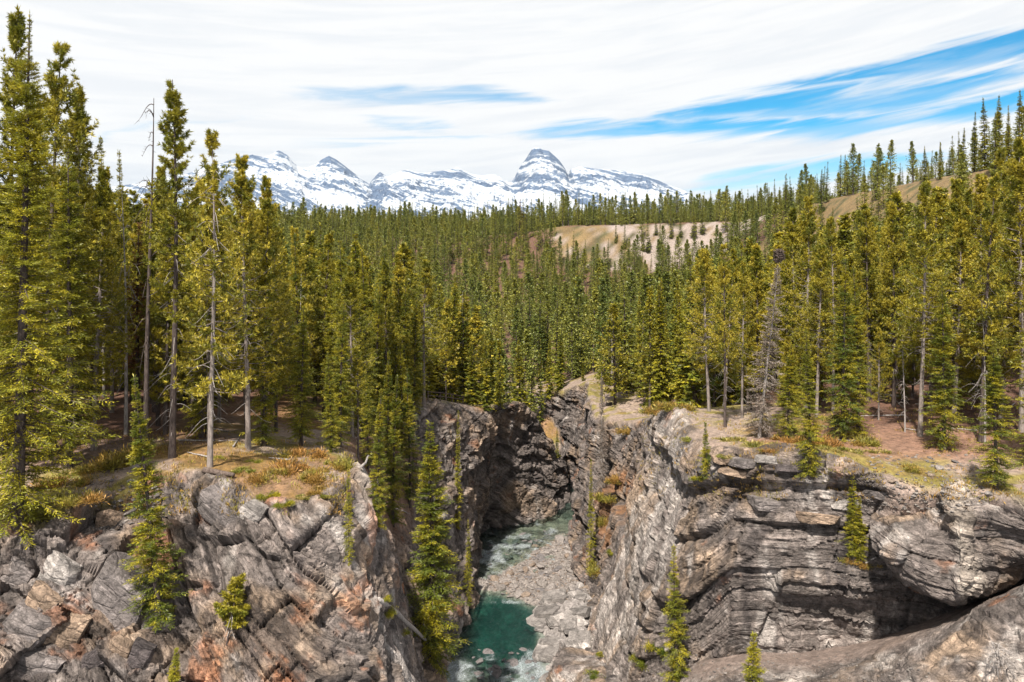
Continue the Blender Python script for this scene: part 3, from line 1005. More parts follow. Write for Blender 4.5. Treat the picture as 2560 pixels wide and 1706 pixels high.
# water
WR = 0.30
wx_, wy_ = np.meshgrid(np.arange(-15, 16, WR), np.arange(60, 182, WR * 1.3))
PW = np.column_stack((wx_.ravel(), wy_.ravel(), np.zeros(wx_.size)))
ix = np.clip(((PW[:, 0] - fx[0]) / RES).astype(int), 0, len(fx) - 1)
iy = np.clip(((PW[:, 1] - fy[0]) / (RES * 1.3)).astype(int), 0, len(fy) - 1)
depth = np.clip(-bedz.reshape(FX.shape)[iy, ix], -0.5, 4)
x, y = PW[:, 0], PW[:, 1]
rap = np.maximum(sstep(y, 92, 85), 0)
rap2 = sstep(np.abs(y - 118) / 14 + 0.5 * fbm(PW / 3, 2, 523), 1.1, 0.3) * 0.85
rap3 = sstep(np.abs(y - 101.5) / 1.6, 1.2, 0.5) * 0.6
rapid = np.clip(np.maximum(np.maximum(rap, rap2), rap3), 0, 1)
ch = fbm(np.column_stack((x / 0.55, y / 1.3, 0 * x)), 4, 531)
zw = 0.02 * fbm(PW / 0.6, 3, 541) + rapid * (0.16 * ch) + 0.25 * sstep(y, 100, 125)
ch2 = fbm(np.column_stack((x / 1.5 + 0.25 * y / 1.9, y / 1.9, 0 * x + 4)), 5, 533, 0.66)
foam = sstep(ch2 + 0.7 * (rapid - 0.72), -0.35, 0.5) * sstep(rapid, 0.15, 0.6)
shal = sstep(depth, 0.10, -0.02) * 0.12
mw, n = new_mat('river_water')
ad = n.node('ShaderNodeAttribute', attribute_name='depth')
af = n.node('ShaderNodeAttribute', attribute_name='foam')
tcw = n.node('ShaderNodeTexCoord')
rp = n.noise(n.mapping(tcw.outputs['Object'], (1.6, 0.8, 1)), 1.6, 5.0, 0.6, 0.6)
bmp = n.node('ShaderNodeBump', {'Strength': 0.5, 'Distance': 0.3, 'Height': rp})
tint = n.mix(n.ramp(ad.outputs['Fac'], 0.0, 1.7), C(0.86, 0.95, 0.90), C(0.13, 0.40, 0.36))
tr = n.node('ShaderNodeBsdfTransparent', {'Color': tint})
body = n.node('ShaderNodeBsdfDiffuse', {'Color': C(0.006, 0.055, 0.046)})
mb = n.node('ShaderNodeMixShader', {0: n.ramp(ad.outputs['Fac'], 0.05, 2.0, 0.01, 0.22), 1: tr.outputs[0], 2: body.outputs[0]})
gl = n.node('ShaderNodeBsdfGlossy', {'Color': C(0.9, 0.95, 1), 'Roughness': 0.08, 'Normal': bmp.outputs[0]})
fr = n.node('ShaderNodeFresnel', {'IOR': 1.33, 'Normal': bmp.outputs[0]})
ms = n.node('ShaderNodeMixShader', {0: fr.outputs[0], 1: mb.outputs[0], 2: gl.outputs[0]})
fn_ = n.noise(n.mapping(tcw.outputs['Object'], (1.0, 0.62, 1)), 2.6, 10.0, 0.80, 2.2)
fm = n.ramp(n.math('ADD', n.math('MULTIPLY', fn_, 0.9), n.math('MULTIPLY', af.outputs['Fac'], 0.30)), 0.54, 0.96, 0.0, 0.7)
fd = n.node('ShaderNodeBsdfDiffuse', {'Color': C(0.42, 0.46, 0.49)})
mf = n.node('ShaderNodeMixShader', {0: fm, 1: ms.outputs[0], 2: fd.outputs[0]})
n.l.new(mf.outputs[0], n.node('ShaderNodeOutputMaterial').inputs[0])
river = obj('river', mesh_from('river', np.column_stack((x, y, zw)), grid_faces(*wx_.shape), mats=[mw], smooth=True, attrs={'depth': depth, 'foam': np.clip(foam + shal, 0, 1)}))
tag(river, 'clear teal river with white rapids', None, None, 'structure')

# ------------------------------------------------------------------ mountains
def mountain_material():
    m, n = new_mat('snow_and_rock')
    ar = n.node('ShaderNodeAttribute', attribute_name='rk')
    aw = n.node('ShaderNodeAttribute', attribute_name='bed')
    geo = n.node('ShaderNodeNewGeometry')
    tc_ = n.node('ShaderNodeTexCoord')
    P = tc_.outputs['Object']
    nzs = n.node('ShaderNodeSeparateXYZ', {0: geo.outputs['Normal']}).outputs[2]
    bv = n.node('ShaderNodeCombineXYZ', {0: n.math('MULTIPLY', n.noise(P, 0.0012, 2.0, 0.5), 0.9), 2: n.math('MULTIPLY', aw.outputs['Fac'], 0.017)})
    band = n.noise(bv.outputs[0], 1.0, 5.0, 0.72)
    patch = n.noise(P, 0.0021, 4.0, 0.6)
    grit = n.noise(P, 0.020, 5.0, 0.7)
    v = n.math('MULTIPLY', n.math('SUBTRACT', band, 0.5), 3.0)
    v = n.math('ADD', v, n.math('MULTIPLY', n.math('SUBTRACT', patch, 0.5), 1.0))
    v = n.math('ADD', v, n.math('MULTIPLY', n.math('SUBTRACT', grit, 0.5), 1.25))
    v = n.math('ADD', v, n.math('MULTIPLY', n.math('SUBTRACT', 0.80, nzs), 0.55))
    v = n.math('ADD', v, n.math('MULTIPLY', ar.outputs['Fac'], 0.33))
    rk = n.ramp(v, 0.02, 0.15)
    c = n.mix(rk, C(0.32, 0.345, 0.385), n.mix(n.ramp(grit, 0.35, 0.65), C(0.030, 0.050, 0.095), C(0.075, 0.110, 0.175)))  # the rock's blue is haze of the far air, put into its colour
    p = n.node('ShaderNodeBsdfPrincipled', {'Base Color': c, 'Roughness': 0.8, 'Specular IOR Level': 0.1})
    n.l.new(p.outputs[0], n.node('ShaderNodeOutputMaterial').inputs[0])
    return m


M_MTN = mountain_material()


def mountain(name, label, sil, Dm, dip, seed, rockp):
    sp = np.array(sil, float)
    u = np.linspace(sp[0, 0], sp[-1, 0], int((sp[-1, 0] - sp[0, 0]) / 0.8))
    yy = np.concatenate((np.linspace(-2600, 0, 120), np.linspace(40, 900, 12)))
    Hs = np.interp(u, sp[:, 0], sp[:, 1])
    UU, YY = np.meshgrid(u, yy)
    X = (UU - CX) / F_PX * Dm
    fwd = np.maximum(-YY, 0)
    # each spur leans with the dip of the beds: the crest is read further along as it comes forward
    us2 = UU + dip * fwd / 60.0 + 3.0 * fbm(np.column_stack((X.ravel() / 500, YY.ravel() / 500, 0 * X.ravel())), 3, seed).reshape(X.shape) * np.minimum(fwd / 300, 1)
    top = (HY - np.interp(us2, sp[:, 0], sp[:, 1])) / F_PX * Dm
    base = 250.0
    k = np.clip(fwd / 2600, 0, 1)
    prof = 1 - 0.95 * k ** 0.85
    Pn = np.column_stack((X.ravel(), YY.ravel(), 0 * X.ravel()))
    rid = (1 - np.abs(fbm(Pn / 420.0, 5, seed + 3))).reshape(X.shape) - 0.8
    rid2 = (1 - np.abs(fbm(Pn / 130.0, 4, seed + 9))).reshape(X.shape) - 0.8
    Z = base + (top - base) * prof * np.where(YY > 0, np.exp(-YY / 900), 1)
    Z = Z + (260 * rid + 60 * rid2) * sstep(fwd, 0, 700) * (1 - 0.4 * k) + rid2 * 9
    nlw = fbm(Pn / 500.0, 2, seed + 33).reshape(X.shape)
    wst = Z - dip * 0.85 * X + 0.10 * YY + 60 * nlw
    b, bi = bedprof(wst, 75.0, seed + 21, 0.3)
    Z = Z + 9 * b * sstep(fwd, 0, 200)
    rk = np.zeros_like(Z)
    for (cu, cy, ru, rz) in rockp:
        rk = np.maximum(rk, np.exp(-((UU - cu) / ru) ** 2 - ((HY - cy) / F_PX * Dm - Z) ** 2 / (rz / F_PX * Dm) ** 2))
    V = np.column_stack((X.ravel() * (Dm + YY.ravel()) / Dm, YY.ravel() + Dm, Z.ravel() + CAM_Z))
    o = obj(name, mesh_from(name, V, grid_faces(*X.shape), mats=[M_MTN], attrs={'rk': rk.ravel(), 'bed': wst.ravel()}))
    return tag(o, label, None, None, 'structure')


sil1 = [(-60, 200), (40, 192), (120, 186), (180, 176), (205, 168), (222, 163), (228, 161), (242, 156), (253, 154.5), (264, 157), (272, 154), (278.5, 150), (287, 155), (297, 166), (303, 168), (309, 167), (315, 164.5),
        (322, 159), (329, 155.6), (337, 160), (344, 165), (358, 176), (372, 186), (395, 200), (430, 212), (470, 222)]
sil2 = [(330, 216), (352, 200), (366, 189), (372, 180), (377, 174), (380, 171.5), (384, 174.5), (388, 177), (394, 173.5), (401, 171), (408, 169.6), (414, 171.5), (421, 173), (431, 172), (441, 171), (450, 169.5), (457.5, 167), (465, 171),
        (472, 174), (480, 175.5), (487, 175), (494, 174.5), (500, 176), (505, 180), (510, 182), (515, 177), (518, 170), (522.7, 163), (526, 158.5), (528, 155), (532, 149), (535, 147), (539, 147.5), (543, 150), (549, 151), (553, 154.5), (559, 160), (564, 167), (568, 174),
        (571, 169), (580, 166.5), (594, 168.5), (609, 169.4), (622, 171), (640, 173.5), (648, 175.5), (657, 180), (664, 183), (675, 187), (686, 191), (695, 197), (715, 207), (760, 215), (900, 225)]
mountain('mountain', 'snowy double-peaked mountain on the left skyline', sil1, 9000.0, -0.55, 600, [(228, 172, 16, 22), (250, 158, 14, 4), (281, 155, 9, 7), (330, 162, 9, 9), (345, 172, 14, 7)])
mountain('mountain', 'snowy ridge with a blocky rock summit at centre skyline', sil2, 8400.0, -0.40, 700, [(545, 158, 19, 11), (548, 160, 15, 9), (535, 187, 26, 4),  (381, 175, 5, 6), (440, 178, 22, 6), (520, 183, 14, 7), (640, 182, 26, 4), (590, 185, 30, 4), (375, 200, 18, 12)])
print('land', round(time.time() - T0, 1))

#@@TREES@@
# ================================================================== TREES
rng = np.random.default_rng(11)


def unit(a):
    return a / (np.linalg.norm(a, axis=-1, keepdims=True) + 1e-9)


def batch_tubes(paths, rad, sides):
    """tapered tubes along many polylines at once: paths (n,k,3), rad (n,k)"""
    n, k, _ = paths.shape
    t = unit(np.gradient(paths, axis=1))
    ref = np.where(np.abs(t[..., 2:3]) > 0.85, np.array((1.0, 0.1, 0)), np.array((0, 0.1, 1.0)))
    a = unit(np.cross(t, ref))
    b = np.cross(t, a)
    ang = np.arange(sides) * 2 * np.pi / sides
    ring = a[:, :, None] * np.cos(ang)[:, None] + b[:, :, None] * np.sin(ang)[:, None]
    V = (paths[:, :, None] + ring * rad[:, :, None, None]).reshape(-1, 3)
    base = (np.arange(n) * k * sides)[:, None, None]
    r = (np.arange(k - 1) * sides)[None, :, None]
    s = np.arange(sides)[None, None, :]
    s2 = (s + 1) % sides
    F = np.stack((base + r + s, base + r + s2, base + r + sides + s2, base + r + sides + s), -1).reshape(-1, 4)
    return V, F


def diamonds(B, T, l, wd, nrm):
    side = unit(np.cross(T, nrm))
    m = B + T * (l * 0.45)[:, None]
    V = np.stack((B, m + side * wd[:, None], B + T * l[:, None], m - side * wd[:, None]), 1).reshape(-1, 3)
    F = np.arange(len(B) * 4).reshape(-1, 4)
    return V, F


def trunk_path(H, g, bend, k=14):
    z = np.linspace(0, 1, k)
    ph = g.uniform(0, 6.28)
    off = bend * (np.sin(z * 2.6 + ph) - math.sin(ph)) * z
    return np.column_stack((off * math.cos(ph * 2), off * math.sin(ph * 2), z * H))


def join(lst):
    V, F, o = [], [], 0
    for v, f in lst:
        V.append(v)
        F.append(f + o)
        o += len(v)
    return np.concatenate(V), np.concatenate(F)


def at_trunk(path, z):
    return np.column_stack([np.interp(z, path[:, 2], path[:, i]) for i in range(3)])


def make_spruce(seed, H=20.0, Rad=2.1, zb=0.06, det=1.0, dens=1.0, ragged=0.3, twig=1.0, dead_top=0.0, bare=False):
    g = np.random.default_rng(seed)
    path = trunk_path(H, g, 0.25)
    tr_r = 0.0095 * H * np.linspace(1, 0.05, 14) ** 0.9
    tr_r[0] *= 1.25
    trunk = [batch_tubes(path[None], tr_r[None], 9 if det > .6 else 5)]
    nb = int(H * 17 * dens)
    t = np.sort(g.uniform(0, 1, nb) ** 0.95)
    t = np.clip(t, 0, 0.985)
    z = H * (zb + (1 - zb) * t)
    az_ = np.arange(nb) * 2.39996 + g.normal(0, 0.5, nb)
    shape = (1 - t) ** (0.85 if det > .4 else 1.0) * np.minimum(1, 0.62 + 1.9 * t)
    clump = 1 + ragged * np.sin(az_ * 2 + 3 * np.sin(z * 1.3 + seed)) * np.sin(z * 2.1 + seed)
    L = np.maximum(Rad * shape * g.uniform(0.62, 1.1, nb) * clump, 0.14)
    if dead_top:
        L = np.where(t > 1 - dead_top, L * 0.35, L)
    e0 = lerp(-0.18, 0.75, t ** 1.6) + g.normal(0, 0.10, nb)
    k = 6
    s = np.linspace(0, 1, k)
    rad_dir = np.column_stack((np.cos(az_), np.sin(az_), 0 * az_))
    base = at_trunk(path, z)
    droop = (0.42 * (1 - t))[:, None]
    zz = L[:, None] * (np.tan(e0)[:, None] * s - droop * s ** 1.6 + 0.24 * (1 - t)[:, None] * s ** 3)
    br = base[:, None] + rad_dir[:, None] * (L[:, None] * s)[:, :, None]
    br[:, :, 2] += zz
    rb = (0.011 + 0.010 * L)[:, None] * np.linspace(1, 0.25, k)[None]
    if det > 0.35:
        trunk.append(batch_tubes(br[:, ::(1 if det > .8 else 5)] if det <= .8 else br, rb[:, ::(1 if det > .8 else 5)] if det <= .8 else rb, 3))
    # twigs
    ns = max(3, int(round((10 + 5.0 * Rad) * det ** 0.7)))
    sv = np.linspace(0.16, 1.0, ns)
    idx = sv * (k - 1)
    i0 = np.minimum(idx.astype(int), k - 2)
    fr_ = idx - i0
    pts = br[:, i0] * (1 - fr_)[None, :, None] + br[:, i0 + 1] * fr_[None, :, None]
    tan = unit(br[:, i0 + 1] - br[:, i0])
    lat = unit(np.cross(tan, np.array((0, 0, 1.0))))
    quads = []
    per = 1
    for sd in (-1, 1):
        for q_ in range(per):
            n_ = nb * ns
            jt = g.normal(0, 0.28, (nb, ns, 3))
            d = unit(tan * g.uniform(0.5, 1.0, (nb, ns, 1)) + sd * lat * g.uniform(0.35, 0.95, (nb, ns, 1)) + jt + np.array((0, 0, -0.12)))
            ll = (0.16 + 0.40 * (1 - sv)[None]) * L[:, None] ** 0.65 * g.uniform(0.6, 1.15, (nb, ns)) * twig + 0.05
            ll = np.minimum(ll, 0.36 if det > .6 else 9.0)
            nn = unit(g.normal(0, 0.55, (nb, ns, 3)) + np.array((0, 0, 1.0)))
            keep = (L[:, None] > 0.2) | (sv[None] > 0.5)
            m_ = keep.ravel() & (g.uniform(0, 1, n_) < (0.92 if not bare else 0.6))
            B_, D_, l_, n3_ = pts.reshape(-1, 3)[m_], d.reshape(-1, 3)[m_], ll.ravel()[m_], nn.reshape(-1, 3)[m_]
            if det > .6:                                   # a twig is three short sprays one after the other
                for fq in (0.0, 0.33, 0.66):
                    dj = unit(D_ + g.normal(0, 0.30, D_.shape))
                    quads.append(diamonds(B_ + D_ * (l_ * fq)[:, None], dj, l_ * g.uniform(.42, .62, len(l_)), l_ * g.uniform(0.055, 0.095, len(l_)), unit(n3_ + g.normal(0, .4, D_.shape))))
            else:
                quads.append(diamonds(B_, D_, l_, l_ * g.uniform(0.18, 0.28, len(l_)), n3_))
    # leader
    n_ = 24
    zt = g.uniform(0.93, 1.0, n_) * H
    a_ = g.uniform(0, 6.28, n_)
    d = unit(np.column_stack((np.cos(a_), np.sin(a_), g.uniform(0.8, 2.4, n_))))
    quads.append(diamonds(at_trunk(path, zt), d, g.uniform(.15, .4, n_), np.full(n_, .03 if det > .6 else .06), unit(g.normal(0, 1, (n_, 3)))))
    return join(trunk), join(quads)


def make_pine(seed, H=20.0, Rad=2.2, zb=0.38, det=1.0, dens=1.0, dead=24, dead_zone=(0.12, 0.6), topfrac=None):
    """open crowned pine: upswept limbs that carry brushes of needles at their ends"""
    g = np.random.default_rng(seed)
    path = trunk_path(H, g, 0.35)
    tr_r = 0.0092 * H * np.linspace(1, 0.06, 14) ** 0.85
    tr_r[0] *= 1.2
    trunk = [batch_tubes(path[None], tr_r[None], 9 if det > .6 else 5)]
    nb = int(H * (1 - zb) * 9.5 * dens)
    t = np.sort(g.uniform(0, 1, nb))
    t = np.clip(t, 0, 0.98)
    z = H * (zb + (1 - zb) * t)
    az_ = np.arange(nb) * 2.39996 + g.normal(0, 0.7, nb)
    shape = 1.18 * (1 - t) ** 0.80 * np.minimum(1, 0.60 + 1.3 * t)
    L = np.maximum(Rad * shape * g.uniform(0.45, 1.2, nb), 0.25)
    e0 = lerp(-0.10, 0.9, t ** 1.5) + g.normal(0, 0.16, nb)
    k = 6
    s = np.linspace(0, 1, k)
    rad_dir = np.column_stack((np.cos(az_), np.sin(az_), 0 * az_))
    base = at_trunk(path, z)
    br = base[:, None] + rad_dir[:, None] * (L[:, None] * s)[:, :, None]
    br[:, :, 2] += L[:, None] * (np.tan(np.clip(e0, -1, 1.1))[:, None] * s - 0.22 * s ** 1.5 + 0.42 * s ** 3)
    rb = (0.014 + 0.011 * L)[:, None] * np.linspace(1, 0.3, k)[None]
    if det > 0.35:
        st = 1 if det > .8 else 5
        trunk.append(batch_tubes(br[:, ::st], rb[:, ::st], 3))
    dead_part = None
    if dead and det > 0.6:
        zd = H * g.uniform(*dead_zone, dead)
        ad_ = g.uniform(0, 6.28, dead)
        Ld = g.uniform(0.4, 1.7, dead)
        rd_ = np.column_stack((np.cos(ad_), np.sin(ad_), 0 * ad_))
        bd = at_trunk(path, zd)[:, None] + rd_[:, None] * (Ld[:, None] * s)[:, :, None]
        bd[:, :, 2] += Ld[:, None] * (0.25 * np.sin(s * 3 + g.uniform(0, 3, dead)[:, None]) - 0.25 * s)
        dead_part = batch_tubes(bd, 0.022 * np.linspace(1, .3, k)[None] * np.ones((dead, 1)), 3)
    ns = max(3, int(round(7 * det ** 0.6)))
    sv = np.linspace(0.34, 1.0, ns)
    idx = sv * (k - 1)
    i0 = np.minimum(idx.astype(int), k - 2)
    fr_ = idx - i0
    pts = br[:, i0] * (1 - fr_)[None, :, None] + br[:, i0 + 1] * fr_[None, :, None]
    tan = unit(br[:, i0 + 1] - br[:, i0])
    quads = []
    shoots = 3 if det > .6 else 2
    needles = 12 if det > .8 else (5 if det > .4 else 3)
    for q_ in range(shoots):
        jt = g.normal(0, 0.55, (nb, ns, 3))
        d = unit(tan * 0.8 + jt + np.array((0, 0, 0.25)))
        sl = g.uniform(0.05, 0.42, (nb, ns)) * np.clip(L[:, None], .4, 1.6) * (0.35 if q_ == 0 else 1)
        c0 = pts + d * sl[..., None]
        keep = (g.uniform(0, 1, (nb, ns)) < 0.85).ravel()
        c0 = c0.reshape(-1, 3)[keep]
        dd = d.reshape(-1, 3)[keep]
        for m_ in range(needles):
            e = unit(dd * 0.75 + g.normal(0, 0.50, dd.shape) + np.array((0, 0, .12)))
            ll = g.uniform(0.16, 0.30, len(dd)) * (1.0 if det > .6 else 1.5)
            wd = ll * g.uniform(0.07, 0.11, len(dd)) * (1.0 if det > .8 else (1.9 if det > .4 else 3.4))
            quads.append(diamonds(c0 - dd * 0.08, e, ll, wd, unit(g.normal(0, 1, dd.shape))))
    return join(trunk), join(quads), dead_part


def make_snag(seed, H=16.0, nb=26, zone=(0.25, 0.97), Lm=1.1, curl=0.5):
    g = np.random.default_rng(seed)
    path = trunk_path(H, g, 0.3)
    tr_r = 0.0085 * H * np.linspace(1, 0.10, 14)
    out = [batch_tubes(path[None], tr_r[None], 8)]
    k = 8
    s = np.linspace(0, 1, k)
    z = H * g.uniform(*zone, nb)
    a_ = g.uniform(0, 6.28, nb)
    L = Lm * g.uniform(0.3, 1.2, nb) * (1.15 - 0.5 * z / H)
    rd_ = np.column_stack((np.cos(a_), np.sin(a_), 0 * a_))
    p = at_trunk(path, z)[:, None] + rd_[:, None] * (L[:, None] * s)[:, :, None]
    p[:, :, 2] += L[:, None] * (curl * np.sin(s * 3.2 + g.uniform(-.6, 1.2, nb)[:, None]) - 0.45 * s)
    out.append(batch_tubes(p, 0.026 * np.linspace(1, .25, k)[None] * np.ones((nb, 1)), 4))
    # side twigs
    n2 = nb * 3
    bi = g.integers(0, nb, n2)
    si = g.integers(2, k, n2)
    b0 = p[bi, si]
    d = unit(rd_[bi] + g.normal(0, .7, (n2, 3)))
    l2 = L[bi] * g.uniform(.15, .4, n2)
    q = b0[:, None] + d[:, None] * (l2[:, None] * np.linspace(0, 1, 3))[:, :, None]
    out.append(batch_tubes(q, 0.012 * np.array((1, .7, .3))[None] * np.ones((n2, 1)), 3))
    return join(out)


PROTO = {}
LIMBS = {}


def proto(key, gen, H, leaf, bark=None, split=True):
    (tv, tf), (cv, cf) = gen[:2]
    if len(gen) > 2 and gen[2] is not None:
        LIMBS[key] = mesh_from('dead_limbs', *gen[2], mats=[M_DEAD], smooth=True)
    bark = bark or M_BARK
    if split:
        PROTO[key] = (H, mesh_from('trunk', tv, tf, mats=[bark], smooth=True), mesh_from('crown', cv, cf, mats=[leaf]))
    else:
        v, f = join([(tv, tf), (cv, cf)])
        PROTO[key] = (H, mesh_from('tree', v, f, mats=[bark, leaf], fmat=np.concatenate((np.zeros(len(tf)), np.ones(len(cf))))), None)


for i in range(4):
    proto(('spruce', 'near', i), make_spruce(20 + i, 20, (2.0, 1.7, 2.3, 1.5)[i], (.05, .04, .08, .03)[i], 1.0, (1.0, 1.15, .9, 1.1)[i], (.3, .4, .25, .45)[i]), 20, M_SPRUCE)
for i in range(5):
    proto(('pine', 'near', i), make_pine(40 + i, 20, (2.0, 2.5, 2.2, 1.8, 2.6)[i], (.30, .22, .40, .16, .28)[i], 1.0, (1.1, 1.2, 1.0, 1.3, 1.2)[i]), 20, M_PINE, (M_BARK, M_BARKL, M_BARK, M_BARK, M_BARKL)[i])
proto(('spruce', 'giant', 0), make_spruce(61, 29, 3.5, .03, 1.0, 1.05, .35, 0.85, 0.10), 29, M_SPRUCE)
proto(('pine', 'tall', 0), make_pine(62, 21, 1.75, .36, 1.0, 0.95, 40, (.05, .62)), 21, M_PINE)
proto(('pine', 'tall', 1), make_pine(63, 17, 2.3, .22, 1.0, 0.62, 60, (.10, .9)), 17, M_PINE, M_BARKL)
proto(('spruce', 'thin', 0), make_spruce(64, 14, 1.05, .02, 1.0, 1.1, .6, 0.9), 14, M_SPRUCE)
proto(('spruce', 'thin', 1), make_spruce(65, 14, 1.35, .02, 1.0, 1.0, .5, 0.9), 14, M_SPRUCE)
proto(('spruce', 'small', 0), make_spruce(66, 5, 0.95, .03, 1.0, 1.8, .4, 0.9), 5, M_SPRUCE)
proto(('pine', 'small', 0), make_pine(67, 4.5, 0.75, .35, 1.0, 1.5, 6), 4.5, M_PINE)
proto(('dead', 'grey', 0), make_spruce(68, 19, 2.1, .02, 1.0, 1.2, .4, 1.0, 0.05, True), 19, M_GREY, M_DEAD)
proto(('dead', 'red', 0), make_spruce(69, 17, 1.2, .3, 0.7, 0.8, .5, 0.9), 17, M_RED, M_BARK)
for i in range(4):
    proto(('spruce', 'mid', i), make_spruce(70 + i, 19, (2.0, 1.6, 2.3, 1.45)[i], .04, 0.55, 0.85, .45), 19, M_SPRUCE, split=True)
for i in range(4):
    proto(('pine', 'mid', i), make_pine(80 + i, 19, (1.9, 2.4, 1.7, 2.2)[i], (.25, .12, .35, .18)[i], 0.55, 1.1, 10), 19, M_PINE, split=True)
for i in range(4):
    proto(('spruce', 'far', i), make_spruce(90 + i, 18, (2.1, 1.7, 2.4, 1.5)[i], .03, 0.30, 0.6, .4), 18, M_FAR, split=False)
for i in range(3):
    proto(('pine', 'far', i), make_pine(95 + i, 18, (2.1, 2.4, 1.8)[i], (.12, .08, .2)[i], 0.3, 1.1, 0), 18, M_FAR, split=False)
SNAG = {'dark': (16.0, mesh_from('trunk', *make_snag(31, 16, 30), mats=[M_BARK], smooth=True)),
        'pale': (14.0, mesh_from('trunk', *make_snag(32, 14, 22, (.2, .9), 1.3, .6), mats=[M_DEAD], smooth=True)),
        'grey': (16.0, mesh_from('trunk', *make_snag(33, 16, 60, (.15, .98), .9, .3), mats=[M_DEAD], smooth=True))}
print('protos', round(time.time() - T0, 1), sum(len(m.polygons) for p in PROTO.values() for m in p[1:] if m))

bpy.context.view_layer.update()
from mathutils.bvhtree import BVHTree
dg_ = bpy.context.evaluated_depsgraph_get()
SURF = [BVHTree.FromObject(o_, dg_) for o_ in (left_cliff, right_cliff, outcrop, ledge, ground, riverbed)]
BED = SURF[5]


def hit(px, py):
    """where the ray through a pixel of the photograph meets the land"""
    d = Vector(((px - CX) / F_PX, 1.0, -(py - HY) / F_PX)).normalized()
    best = None
    for o in SURF:
        loc = o.ray_cast(Vector((0, 0, CAM_Z)), d)[0]
        if loc is not None and (best is None or loc.y < best.y):
            best = loc.copy()
    return best


def drop(x, y, zmax=200.0):
    best = None
    for o in SURF:
        loc = o.ray_cast(Vector((x, y, zmax)), Vector((0, 0, -1)))[0]
        if loc is not None and (best is None or loc.z > best.z):
            best = loc.copy()
    return best


KIND = {'spruce': 'spruce_tree', 'pine': 'pine_tree', 'dead': 'dead_tree'}


def plant(key, loc, height, label, group=None, wide=1.0, lean=(0, 0), rz=None):
    H, tr_, cr = PROTO[key]
    s = height / H
    sink = 0.25
    name = KIND[key[0]]
    if cr is None:
        root = obj(name, tr_, None, loc)
    else:
        root = obj(name, None, None, loc)
        tk_ = obj('trunk', tr_, root)
        if key in LIMBS:
            obj('dead_limbs', LIMBS[key], tk_)['kind'] = 'stuff'
        obj('crown', cr, root)
    root.location = (loc[0], loc[1], loc[2] - sink)
    sx = s * wide
    root.scale = (sx, sx, s)
    root.rotation_mode = 'ZYX'
    root.rotation_euler = (lean[1], lean[0], rng.uniform(0, 6.28) if rz is None else rz)
    tag(root, label, 'tree', group)
    return root


occupied = []


def at_px(key, bx_, by_, ty, label, wide=1.0, lean=(0, 0), group=None, D=None, rz=None):
    """a tree whose foot is at pixel (bx_, by_) and whose tip reaches row ty"""
    p = hit(bx_, by_)
    if D is not None:
        X = (bx_ - CX) / F_PX * D
        p = drop(X, D)
    h = ((HY - ty) / F_PX * p.y + CAM_Z) - p.z
    occupied.append((p.x, p.y, 1.2))
    return plant(key, p, h + 0.25, label, group, wide, lean, rz)


S, Pn_ = 'spruce', 'pine'
# ---- left bank, foreground
at_px((S, 'giant', 0), 17, 527, 12, 'tallest spruce in the foreground at the left edge, with a bare tip', 1.25, (0.03, 0))
at_px((Pn_, 'near', 0), 8, 470, 18, 'pine behind the giant left spruce, its dark top left of the bare tip', 0.9, D=60)
at_px((Pn_, 'near', 2), 47, 462, 44, 'pine just right of the giant left spruce, with a tufted dark top', 0.95, D=57)
at_px((Pn_, 'near', 1), 74, 452, 92, 'full pine behind the giant spruce, its crown sloping down to the right', 1.0, D=62)
at_px((S, 'near', 1), -14, 470, 60, 'spruce cut by the left edge of the picture', 1.2, D=58)
at_px((Pn_, 'near', 3), 30, 455, 105, 'pine hidden behind the giant spruce trunk', 1.1, D=66)
at_px((S, 'near', 3), 104, 420, 136, 'narrow dark spruce right of the big left group, ragged spire', 0.85, D=84)
at_px((S, 'near', 1), 123, 425, 152, 'slim spruce left of the tall bare snag', 0.85, D=80)
at_px((Pn_, 'near', 4), 112, 440, 196, 'bushy pine left of the tall bare snag', 1.0, D=70)
at_px((Pn_, 'near', 3), 158, 440, 168, 'yellowish pine between the snag and the tall slender pine', 0.9, D=66)
at_px((Pn_, 'tall', 0), 172, 458, 80, 'tall slender pine with a dark tufted top standing above the left forest', 1.0, (0.015, 0))
at_px((Pn_, 'tall', 1), 210, 467, 138, 'sparse pine with a long pale trunk at the left rim', 0.95, (0.01, 0))
at_px((Pn_, 'near', 1), 248, 449, 158, 'broad pine with yellow foliage right of the pale-trunked pine', 1.05)
at_px((Pn_, 'near', 4), 263, 430, 180, 'pine with twin dark shoots behind the broad yellow pine', 0.9, D=66)
at_px((Pn_, 'near', 3), 276, 425, 205, 'pine at the right end of the left foreground forest', 0.85, D=70)
at_px((Pn_, 'near', 0), 193, 440, 186, 'pine between the two tallest slender pines of the left rim', 0.9, D=64)
at_px((S, 'near', 2), 301, 446, 306, 'yellow-green cone-shaped spruce at the edge of the left terrace', 1.35)
at_px((S, 'near', 0), 331, 452, 352, 'small dark spruce right of the yellow-green cone spruce', 1.3)
at_px((S, 'near', 1), 160, 624, 376, 'leaning spruce growing from the left cliff face, drooping branches', 1.4, (-0.09, 0))
at_px((S, 'thin', 1), 349, 560, 458, 'thin ragged spruce with a rusty tip on the left buttress edge', 0.75)
at_px((Pn_, 'small', 0), 226, 643, 584, 'crooked yellow young pine on the lower left cliff', 1.5, (0.2, 0))
at_px((S, 'small', 0), 172, 700, 650, 'small bushy tree at the bottom of the left cliff', 1.2)
